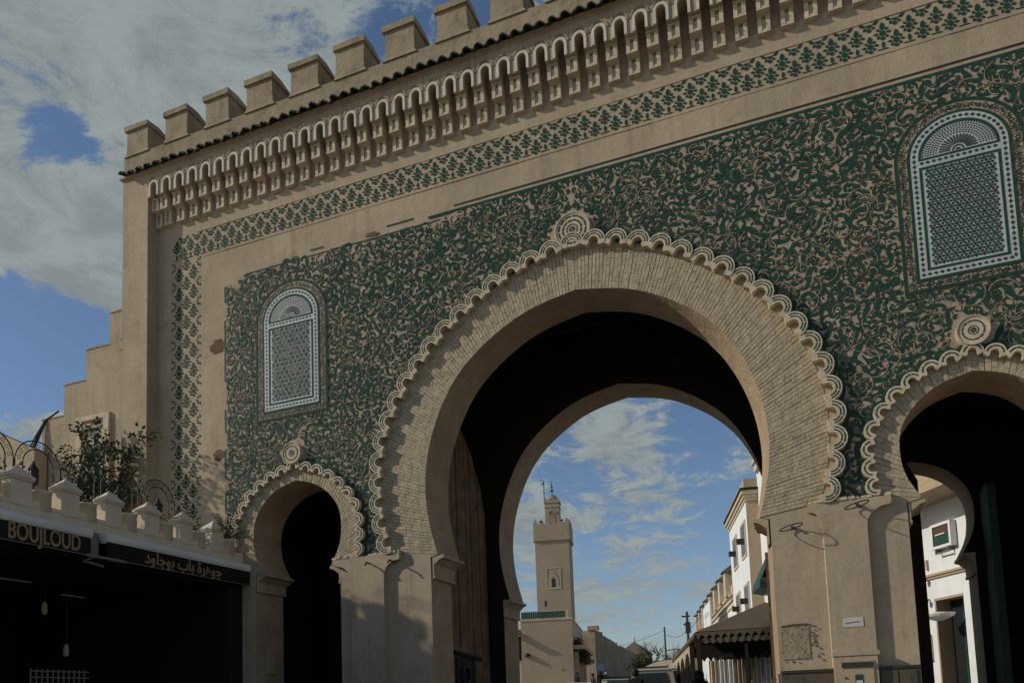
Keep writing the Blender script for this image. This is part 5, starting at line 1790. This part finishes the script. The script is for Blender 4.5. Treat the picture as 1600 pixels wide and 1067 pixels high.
b = MB(); b.box(-0.63, -0.622, -1.4, 0.9, 0.9, 1.15); b.build('faded_print', M['signblue'], t)

# --- covered terrace (pavilion) in front of the white house
pv = thing('canopy_terrace', 'dark cafe terrace under a hipped canopy with two rows of scalloped fringe', 'pavilion', (-2.92, 9.0, 0.64))
def Zp(z): return z-0.55
W0 = 3.2
corner = (0.0, 0.0)
farl = (-2.85, 13.2)                                      # along the street
b = MB()
rf = [(0, 0, Zp(3.13)), (W0, 0, Zp(3.13)), (farl[0]+W0, farl[1], Zp(3.13)), (farl[0], farl[1], Zp(3.13)), (W0*0.55, 0.5, Zp(3.83)), (farl[0]+W0*0.55, farl[1]-0.5, Zp(3.83))]
b.add(rf + [(x, y, z-0.04) for x, y, z in rf], [(0, 1, 4), (1, 2, 5, 4), (2, 3, 5), (3, 0, 4, 5), (7, 6, 10), (8, 7, 10, 11), (9, 8, 11), (6, 9, 11, 10)])
b.build('canopy_roof', M['canvas'], pv)


def fringe(a, c, z, h_, nt, m, nm, thick=0.02, ext=0.0):
    a, c = Vector((*a, 0)), Vector((*c, 0))
    d = (c-a); L_ = d.length; d.normalize(); nr = Vector((d.y, -d.x, 0))
    mb = MB()
    pr = [(0, z), (L_, z)]
    low = []
    for k in range(nt+1):
        low.append((L_*k/nt, z-h_*0.2))
        if k < nt: low.append((L_*(k+0.5)/nt, z-h_))
    poly_ = pr + low[::-1]
    tmp = MB(); tmp.prism(poly_[::-1], -thick/2, thick/2)
    vs = [tuple(a + d*v[0] + nr*v[1] + Vector((0, 0, v[2]))) for v in tmp.v]
    mb.add(vs, tmp.f)
    mb.build(nm, m, pv)


fl_ = (farl[0]*1.0, farl[1]*1.0)
fringe((-0.02, -0.02), (W0, -0.02), Zp(3.10), 0.17, 17, M['canvas'], 'upper_fringe')
fringe((-0.03, 0.0), (fl_[0]-0.03, fl_[1]), Zp(3.10), 0.17, 66, M['canvas'], 'upper_fringe')
b = MB(); b.box(0.05, W0, 0.03, 0.07, Zp(2.83), Zp(2.96)); b.build('valance_panel', M['canvas_light'], pv)
fringe((0.0, 0.01), (W0, 0.01), Zp(2.955), 0.17, 18, M['canvas'], 'lower_fringe')
b = MB(); b.box(0.02, W0, 0.6, 0.65, Zp(2.50), Zp(3.05)); b.build('inner_blind', M['shade_dark'], pv)
fringe((0.02, 0.58), (W0, 0.58), Zp(2.52), 0.16, 18, M['shade_dark'], 'inner_fringe')
for k in range(6):
    u = k/5
    x, y = farl[0]*u+0.06, farl[1]*u+0.05
    f = MB(); f.box(x-0.06, x+0.06, y-0.06, y+0.06, -0.5, Zp(3.05)); f.build('post', M['darkwood'], pv)
    if k:
        y0, x0_ = farl[1]*(k-1)/5, farl[0]*(k-1)/5
for xx in (1.25, 2.2, 3.1):
    f = MB(); f.box(xx-0.04, xx+0.04, 0.05, 0.13, -0.5, Zp(2.9)); f.build('post', M['darkwood'], pv)
f = MB()                                                   # arches of the side arcade
for k in range(1, 5):
    a = Vector((farl[0]*(k/5), farl[1]*(k/5), 0)); d = Vector((farl[0], farl[1], 0))/5
    for j in range(10):
        t0, t1 = j/10, (j+1)/10
        zA = Zp(2.35)+0.45*math.sin(PI*t0)**0.6; zB = Zp(2.35)+0.45*math.sin(PI*t1)**0.6
        p, q = a+d*t0, a+d*t1
        f.add([(p.x, p.y, zA), (q.x, q.y, zB), (q.x, q.y, Zp(3.0)), (p.x, p.y, Zp(3.0)), (p.x+.1, p.y, zA), (q.x+.1, q.y, zB), (q.x+.1, q.y, Zp(3.0)), (p.x+.1, p.y, Zp(3.0))], [(3, 2, 1, 0), (4, 5, 6, 7), (0, 1, 5, 4)])
f.build('arcade_arches', M['canvas_light'], pv)
for k in range(14):                                        # pale curtains and hung cloth at the back
    x0_ = 0.15 + k*0.235
    f = MB()
    ww = 0.2
    for j in range(6):
        xx = x0_+ww*j/6
        yv = 1.15 + 0.05*math.sin(j*2.1)
        f.add([(xx, yv, Zp(0.6)), (xx+ww/6, 1.15+0.05*math.sin((j+1)*2.1), Zp(0.6)), (xx+ww/6, 1.15+0.05*math.sin((j+1)*2.1), Zp(2.42)), (xx, yv, Zp(2.42))], [(0, 1, 2, 3)])
    f.build('hanging_cloth', M[random.choice(('whitewall', 'canvas_light', 'limewash', 'whitewall', 'whitewall'))], pv)
f = MB(); f.box(0.1, W0+0.5, 2.75, 2.85, -0.5, Zp(3.0)); f.build('back_wall', M['canvas'], pv)
f = MB(); f.box(2.15, 2.2, -0.1, 0.02, Zp(1.4), Zp(2.3)); f.tube([(2.2, -0.1, Zp(2.3)), (2.45, -0.2, Zp(2.55)), (2.5, -0.2, Zp(2.75)), (2.35, -0.2, Zp(2.7)), (2.42, -0.2, Zp(2.6))], 0.015, 5); f.build('iron_scroll', M['greymetal'], pv)
ga = MB(); ga.add([(-0.66, 12.0, 4.62), (-0.1, 12, 4.62), (-0.1, 13, 5.5), (-0.45, 13, 5.5), (-0.66, 12.0, 4.4), (-0.1, 12, 4.4)], [(0, 1, 2, 3), (4, 5, 1, 0), (0, 3, 4)])
# small green awning on the white house
t = thing('green_awning', 'small dark green awning on the white house beside the pier', 'awning', (-1.02, 16.2, 5.2)); t.rotation_euler = (0, 0, math.radians(12))
b = MB()
pr = [(0.0, 1.55), (-0.15, 1.2), (-0.62, 0.25), (-0.66, 0.0), (-0.3, -0.1), (0, -0.1)]
vs = [(x, 0, z) for x, z in pr] + [(x, 1.8, z) for x, z in pr]
nn = len(pr)
b.add(vs, [tuple(range(nn))[::-1], tuple(range(nn, 2*nn))] + [(i, (i+1) % nn, (i+1) % nn + nn, i+nn) for i in range(nn)])
b.build('canopy', M['greentile'], t)

# --- pale tent awning over the street
tp_ = thing('market_tent', 'pale tilted market awning beyond the parked vans', 'market awning', (-7.1, 26, ground(26)))
b = MB()
v0 = [(-0.75, 0, 1.95), (0.75, 0, 1.92), (0.72, 2.5, 2.42), (-0.62, 2.5, 2.3), (-0.75, 0, 1.75), (0.75, 0, 1.78)]
b.add(v0, [(0, 1, 2, 3), (4, 5, 1, 0), (0, 3, 4), (5, 2, 1)]); b.add([(x, y, z-0.03) for x, y, z in v0[:4]], [(3, 2, 1, 0)])
b.build('cover', M['canvas_light'], tp_)
for x, y in ((-.7, .05), (.7, .05), (.68, 2.4), (-.6, 2.4)):
    b = MB(); b.tube([(x, y, 0), (x, y, 1.9 if y < 1 else 2.28)], 0.025, 5); b.build('leg', M['greymetal'], tp_)

# --- house seen through the right arch
wh = thing('white_house', 'white house with a grilled door seen through the right arch', 'house', (3.5, 16.0, -0.6))
wh.rotation_euler = (0, 0, math.radians(29-90)); wh.scale = (1.4, 1.4, 1.4)
# local +X runs along the wall towards the camera's right/near side, local -Y is the outer face
b = MB(); b.box(-2.5, 0.085, 0.0, 4, -0.3, 6.9); b.box(0.0855, 1.02, 0.0, 4, 3.52, 6.9); b.box(1.021, 4.2, 0, 4, -0.3, 6.9); b.build('wall', M['whitewall'], wh)
b = MB(); b.box(-2.5, 4.2, -0.95, -0.003, 5.62, 5.8); b.build('balcony_slab', M['tanwall'], wh)
b = MB(); b.box(-2.5, 4.2, -0.95, -0.85, 5.803, 7.2); b.build('balcony_front', M['tanwall'], wh)
b = MB(); b.box(-2.5, 4.2, -0.09, -0.003, 4.02, 4.07); b.box(-2.5, 4.2, -0.05, -0.003, 3.97, 4.018); b.build('string_course', M['tanwall'], wh)
b = MB(); b.box(0.09, 1.015, 0.36, 0.40, -0.3, 3.515); b.build('door_back', M['glassdark'], wh)
b = MB(); b.box(0.087, 0.13, 0.001, 0.359, -0.3, 3.51); b.box(0.131, 1.01, 0.001, 0.359, 3.47, 3.515); b.build('door_reveal', M['tanwall'], wh)
gr = MB(); gr.box(0.56, 0.60, 0.30, 0.34, 0, 3.2); gr.box(0.60, 1.0, 0.30, 0.34, 3.0, 3.06); gr = gr.build('door_grille', M['greentile'], wh)
for k in range(16):
    f = MB(); f.box(0.60, 1.0, 0.315, 0.325, 0.3+k*0.175, 0.315+k*0.175); f.build('bar', M['greymetal'], gr)
b = MB(); b.lathe((0.62, -0.32, 2.98), [(0.10, 0.0), (0.34, 0.08), (0.38, 0.13), (0.38, 0.15), (0.03, 0.19)], 18, yscale=0.8); b.build('door_canopy', M['awning_metal'], wh)
for x, z in ((-0.06, 3.52), (-0.07, 4.0)):
    b = MB(); b.tube([(x, 0, z), (x, -0.1, z), (x+0.02, -0.12, z-0.04)], 0.02, 5); b.lathe((x+0.02, -0.12, z-0.12), [(0.03, 0), (0.06, 0.06), (0.05, 0.1)], 8); b.build('wall_lamp', M['greymetal'], wh)
b = MB(); b.box(-0.07, 0.0, -0.06, -0.003, 4.2, 4.42); b.build('vent_box', M['cream'], wh)
b = MB(); b.box(-0.35, -0.33, -0.02, -0.003, 0, 3.9); b.build('drain_pipe', M['terracotta'], wh)
eb = thing('electric_meter', 'slim white electricity meter box on the white house', 'meter box', (3.5, 16.0, -0.6)); eb.rotation_euler = wh.rotation_euler; eb.scale = wh.scale
b = MB(); b.box(-0.27, -0.09, -0.12, -0.004, 2.16, 2.74); b.build('case', M['awning_metal'], eb)
b = MB(); b.box(-0.25, -0.12, -0.128, -0.121, 2.52, 2.67); b.build('window', M['glassdark'], eb)
b = MB(); b.tube([(-0.16, -0.06, 2.16), (-0.16, -0.05, 2.05), (-0.14, -0.03, 2.0)], 0.012, 5); b.build('cable', M['iron'], eb)
acu = thing('air_conditioner', 'white framed air-conditioner unit high on the white house', 'air conditioner', (3.5, 16.0, -0.6)); acu.rotation_euler = wh.rotation_euler; acu.scale = wh.scale
b = MB(); b.box(0.36, 0.42, -0.16, -0.02, 4.57, 5.12); b.box(0.94, 1.0, -0.16, -0.02, 4.57, 5.12); b.box(0.421, 0.939, -0.16, -0.02, 5.06, 5.12); b.box(0.421, 0.939, -0.16, -0.02, 4.57, 4.63); b.build('frame', M['whitewall'], acu)
b = MB(); b.box(0.43, 0.93, -0.13, -0.03, 4.64, 5.05); b.build('casing', M['shutter'], acu)
b = MB(); b.box(0.45, 0.91, -0.145, -0.131, 4.65, 4.84); b.build('grille', M['greentile'], acu)
b = MB(); b.box(0.50, 0.80, -0.155, -0.1315, 4.86, 4.885); b.build('handle', M['whitewall'], acu)
b = MB(); b.box(0.45, 0.47, -0.15, -0.004, 4.48, 4.565); b.box(0.86, 0.88, -0.15, -0.004, 4.48, 4.565); b.box(0.45, 0.88, -0.15, -0.12, 4.45, 4.478); b.build('bracket', M['greymetal'], acu)

# --- vehicles
def vehicle(label, cat, loc, rz, L_, W_, prof, gl, paint, wheels, roofrack=False):
    """profile in (y,z); local +Y forwards. gl: glass side polygons"""
    t = thing('parked_' + cat, label, cat, loc, rz, group='vehicles parked along the street')
    b = MB()
    n = len(prof)
    def ring(x, e):
        return [(x, y, z - (0 if z < 0.9 else 0)) for y, z in prof]
    hw = W_/2
    sect = [(-hw, 0.0), (-hw, 0.0), (hw, 0.0)]
    tumble = lambda z: hw - max(0, z-0.95)*0.16
    vs = [(-tumble(z), y, z) for y, z in prof] + [(tumble(z), y, z) for y, z in prof]
    tri = tessellate_polygon([[Vector((p[0], p[1], 0)) for p in prof]])
    fs = []
    for q in tri: fs += [tuple(q), tuple(n+i for i in reversed(q))]
    for i in range(n): fs.append((i, (i+1) % n, (i+1) % n + n, i+n))
    b.add(vs, fs)
    body = b.build('body', paint, t)
    bv = body.modifiers.new('bevel', 'BEVEL'); bv.width = 0.05; bv.segments = 2; bv.limit_method = 'ANGLE'
    for sx in (-1, 1):
        for po in gl['side']:
            g_ = MB(); g_.add([(sx*(tumble(z)+0.012), y, z) for y, z in po], [tuple(range(len(po))) if sx > 0 else tuple(reversed(range(len(po))))]); g_.add([(sx*(tumble(z)-0.01), y, z) for y, z in po], [tuple(range(len(po)))]); g_.build('side_window', M['carglass'], t)
    for nm, (y0, z0, y1, z1) in (('rear_window', gl['rear']), ('windscreen', gl['front'])):
        g_ = MB(); d = -0.015 if nm == 'rear_window' else 0.015
        i0, i1 = tumble(z0)-0.17, tumble(z1)-0.19
        g_.add([(-i0, y0+d, z0+.012), (i0, y0+d, z0+.012), (i1, y1+d, z1+.012), (-i1, y1+d, z1+.012)], [(0, 1, 2, 3)]); g_.build(nm, M['carglass'], t)
    for wy in wheels:
        for sx in (-1, 1):
            w_ = MB()
            for r, x0, x1, mi in ((0.31, hw-0.2, hw+0.01, 0), (0.19, hw-0.02, hw+0.02, 1)):
                k = 18
                vs = [(sx*x0, wy+r*math.cos(2*PI*i/k), 0.31+r*math.sin(2*PI*i/k)) for i in range(k)] + [(sx*x1, wy+r*math.cos(2*PI*i/k), 0.31+r*math.sin(2*PI*i/k)) for i in range(k)]
                w_.add(vs, [(i, (i+1) % k, (i+1) % k + k, i+k) for i in range(k)] + [tuple(range(k)), tuple(reversed(range(k, 2*k)))], mi)
            w_.build('wheel', [M['rubber'], M['chrome']], t)
    yr = min(p[0] for p in prof)
    for sx in (-1, 1):
        l_ = MB(); l_.box(sx*(hw-0.17)-0.09, sx*(hw-0.17)+0.09, yr-0.02, yr+0.02, 0.75, 0.95); l_.build('tail_light', M['redlens'], t)
        l_ = MB(); yf = max(p[0] for p in prof); l_.box(sx*(hw-0.25)-0.14, sx*(hw-0.25)+0.14, yf-0.02, yf+0.02, 0.62, 0.76); l_.build('headlight', M['lampwhite'], t)
        l_ = MB(); l_.box(sx*(hw+0.1)-0.08, sx*(hw+0.1)+0.08, gl['front'][0]-0.35, gl['front'][0]-0.22, 0.98, 1.12); l_.build('mirror', M['rubber'], t)
    if roofrack:
        zt = max(p[1] for p in prof)
        r_ = MB()
        for yy in np.linspace(-L_*0.3, L_*0.1, 5): r_.box(-hw*.75, hw*.75, yy-.02, yy+.02, zt+0.06, zt+0.09)
        for sx in (-1, 1): r_.box(sx*hw*.75-.02, sx*hw*.75+.02, -L_*.32, L_*.12, zt+0.091, zt+0.13); r_.box(sx*hw*.7-.02, sx*hw*.7+.02, -L_*.3, -L_*.28, zt-.02, zt+0.06); r_.box(sx*hw*.7-.02, sx*hw*.7+.02, L_*.08, L_*.1, zt-.02, zt+0.06)
        r_.build('roof_rack', M['iron'], t)
    return t


car_prof = [(-2.05, 0.3), (-2.08, 0.85), (-1.95, 0.95), (-1.5, 1.40), (0.25, 1.45), (0.95, 0.98), (1.9, 0.85), (2.05, 0.7), (2.05, 0.3)]
car_gl = {'side': [[(-1.5, .98), (-.55, .98), (-.55, 1.36), (-1.3, 1.34)], [(-.48, .98), (.75, .98), (.2, 1.37), (-.48, 1.37)]], 'rear': (-1.93, 0.98, -1.53, 1.37), 'front': (0.92, 1.0, 0.30, 1.41)}
van_prof = [(-2.1, 0.3), (-2.14, 1.0), (-2.0, 1.82), (-1.85, 1.88), (0.55, 1.88), (1.15, 1.15), (1.95, 0.98), (2.1, 0.7), (2.1, 0.3)]
van_gl = {'side': [[(-1.95, 1.05), (-.9, 1.05), (-.9, 1.66), (-1.85, 1.66)], [(-.8, 1.05), (.1, 1.05), (.1, 1.66), (-.8, 1.66)], [(.18, 1.05), (.98, 1.1), (.55, 1.66), (.18, 1.66)]], 'rear': (-2.105, 1.22, -2.03, 1.68), 'front': (1.12, 1.2, 0.6, 1.82)}
SR = math.radians(12)
vehicle('small pale car with a dark roof rack, leftmost of the parked vehicles', 'car', (-8.30, 23.2, ground(23.2)), SR, 4.1, 1.65, car_prof, car_gl, M['carbeige'], (-1.3, 1.3), True)
vehicle('pale van just behind the dark walking man', 'van', (-6.35, 20.3, ground(20.3)-0.1), SR, 4.2, 1.7, van_prof, van_gl, M['carbeige'], (-1.35, 1.35), True)
vehicle('white van with large windows, nearest the market awning', 'van', (-5.95, 23.3, ground(23.3)-0.05), SR, 4.2, 1.75, van_prof, van_gl, M['carwhite'], (-1.35, 1.35))
vehicle('white hatchback far down the street by the low building', 'car', (-14.3, 37.2, ground(37.2)-0.15), SR, 4.1, 1.65, car_prof, car_gl, M['carwhite'], (-1.3, 1.3))

# --- people
def person(label, loc, rz, h, cloth, robe, hair_m, pose, cap_=None):
    t = thing('person', label, 'person', loc, rz, group='people in the street')
    k = h/1.75
    J = {'pel': (0, 0, .95), 'wai': (0, 0, 1.12), 'che': (0, .01, 1.32), 'nec': (0, .01, 1.48), 'hea': (0, .03, 1.60), 'top': (0, .02, 1.72),
         'shl': (-.17, 0, 1.42), 'ell': (-.23, .02, 1.15), 'wrl': (-.22, .10, .93), 'hal': (-.21, .13, .84), 'shr': (.17, 0, 1.42), 'elr': (.23, .02, 1.15), 'wrr': (.22, .10, .93), 'har': (.21, .13, .84),
         'hil': (-.09, 0, .9), 'knl': (-.10, .05, .5), 'anl': (-.10, -.02, .09), 'tol': (-.10, .14, .04), 'hir': (.09, 0, .9), 'knr': (.10, .10, .5), 'anr': (.10, .18, .09), 'tor': (.10, .33, .04)}
    if pose == 'clasp':
        J.update(ell=(-.24, .06, 1.16), wrl=(-.08, .22, 1.10), hal=(-.02, .24, 1.12), elr=(.24, .06, 1.16), wrr=(.08, .22, 1.12), har=(.02, .25, 1.14), anr=(.10, 0, .09), tor=(.10, .16, .04), knr=(.1, .04, .5))
    Rd = {'pel': .15, 'wai': .13, 'che': .16, 'nec': .06, 'hea': .10, 'top': .07, 'shl': .075, 'ell': .05, 'wrl': .035, 'hal': .03, 'hil': .09, 'knl': .065, 'anl': .045, 'tol': .035}
    for a in ('sh', 'el', 'wr', 'ha', 'hi', 'kn', 'an', 'to'): Rd[a+'r'] = Rd[a+'l']
    if robe:
        Rd.update(hil=.15, hir=.15, knl=.15, knr=.15, pel=.2)
    names = list(J)
    ed = [('pel', 'wai'), ('wai', 'che'), ('che', 'nec'), ('nec', 'hea'), ('hea', 'top'), ('che', 'shl'), ('shl', 'ell'), ('ell', 'wrl'), ('wrl', 'hal'), ('che', 'shr'), ('shr', 'elr'), ('elr', 'wrr'), ('wrr', 'har'),
          ('pel', 'hil'), ('hil', 'knl'), ('knl', 'anl'), ('anl', 'tol'), ('pel', 'hir'), ('hir', 'knr'), ('knr', 'anr'), ('anr', 'tor')]
    me = bpy.data.meshes.new('body')
    me.from_pydata([tuple(c*k for c in J[n]) for n in names], [(names.index(a), names.index(b_)) for a, b_ in ed], [])
    o = bpy.data.objects.new('tmp', me); COL.objects.link(o)
    o.modifiers.new('skin', 'SKIN')
    me.skin_vertices.new() if not me.skin_vertices else None
    for i, n in enumerate(names):
        me.skin_vertices[0].data[i].radius = (Rd[n]*k, Rd[n]*k*(.8 if n in ('che', 'pel', 'wai') else 1))
    me.skin_vertices[0].data[0].use_root = True
    s_ = o.modifiers.new('sub', 'SUBSURF'); s_.levels = 2; s_.render_levels = 2
    dg = bpy.context.evaluated_depsgraph_get()
    bm_ = bpy.data.meshes.new_from_object(o.evaluated_get(dg))
    bpy.data.objects.remove(o)
    bm_.materials.clear()
    for m in (cloth, M['skin']): bm_.materials.append(m)
    for p in bm_.polygons:
        p.use_smooth = True
        c = p.center/k
        p.material_index = 1 if (c.z > 1.50 or (c.z < .99 and abs(c.x) > .185 and c.y > .03 and not robe) or (pose == 'clasp' and c.y > .2 and 1.0 < c.z < 1.2)) else 0
    bm_.name = 'body'
    link('body', bm_, t)
    hr = MB()
    prof = [(.085, -.085), (.101, -.04), (.106, .03), (.098, .075), (.062, .108), (.01, .12)] if not robe else [(.15, -.2), (.125, -.08), (.122, .02), (.105, .08), (.06, .118), (.01, .125)]
    hr.lathe((0, .012*k, 1.625*k), [(r*k, z*k) for r, z in prof], 14)
    if cap_ is None: hr.build('headscarf' if robe else 'hair', cloth if robe else hair_m, t, smooth=True)
    else: hr.build('cap', cap_, t, smooth=True)
    fc = MB()
    fc.lathe((0, (.03+.106)*k, 1.585*k), [(.016*k, -.02*k), (.012*k, .01*k), (.004*k, .03*k)], 6); fc.build('nose', M['skin'], t)
    return t


random.seed(2)
gz_ = lambda y: ground(y)
p_ = at(992, 1044, 9.6); person('man in a dark coat walking away in the middle of the street', (p_[0], 9.6, p_[2]-1.75), PI*0.0, 1.75, M['cloth'], False, M['hair'], 'walk')
p_ = at(1092, 1046, 6.6); person('woman in a black headscarf with clasped hands under the canopy', (p_[0], 6.6, p_[2]-1.66), PI*0.95, 1.66, M['cloth'], True, M['hair'], 'clasp')
for (px, py, Y, lab, cl_, rb, cp) in ((901, 1054.5, 38, 'dark-clothed walker at the corner of the low building', 'cloth', False, None), (926, 1057, 36, 'dark-haired walker between the street sign and the parked cars', 'cloth2', False, None),
                                (938, 1053, 40, 'person in a dark headscarf walking beside the white-capped one', 'cloth', True, None), (946, 1054, 44, 'walker in a white cap near the old wall', 'cloth2', False, 'whitewall')):
    p_ = at(px, py, Y); person(lab, (p_[0], Y, p_[2]-1.45), random.uniform(0, 6), 1.7, M[cl_], rb, M['hair'], 'walk', M[cp] if cp else None)
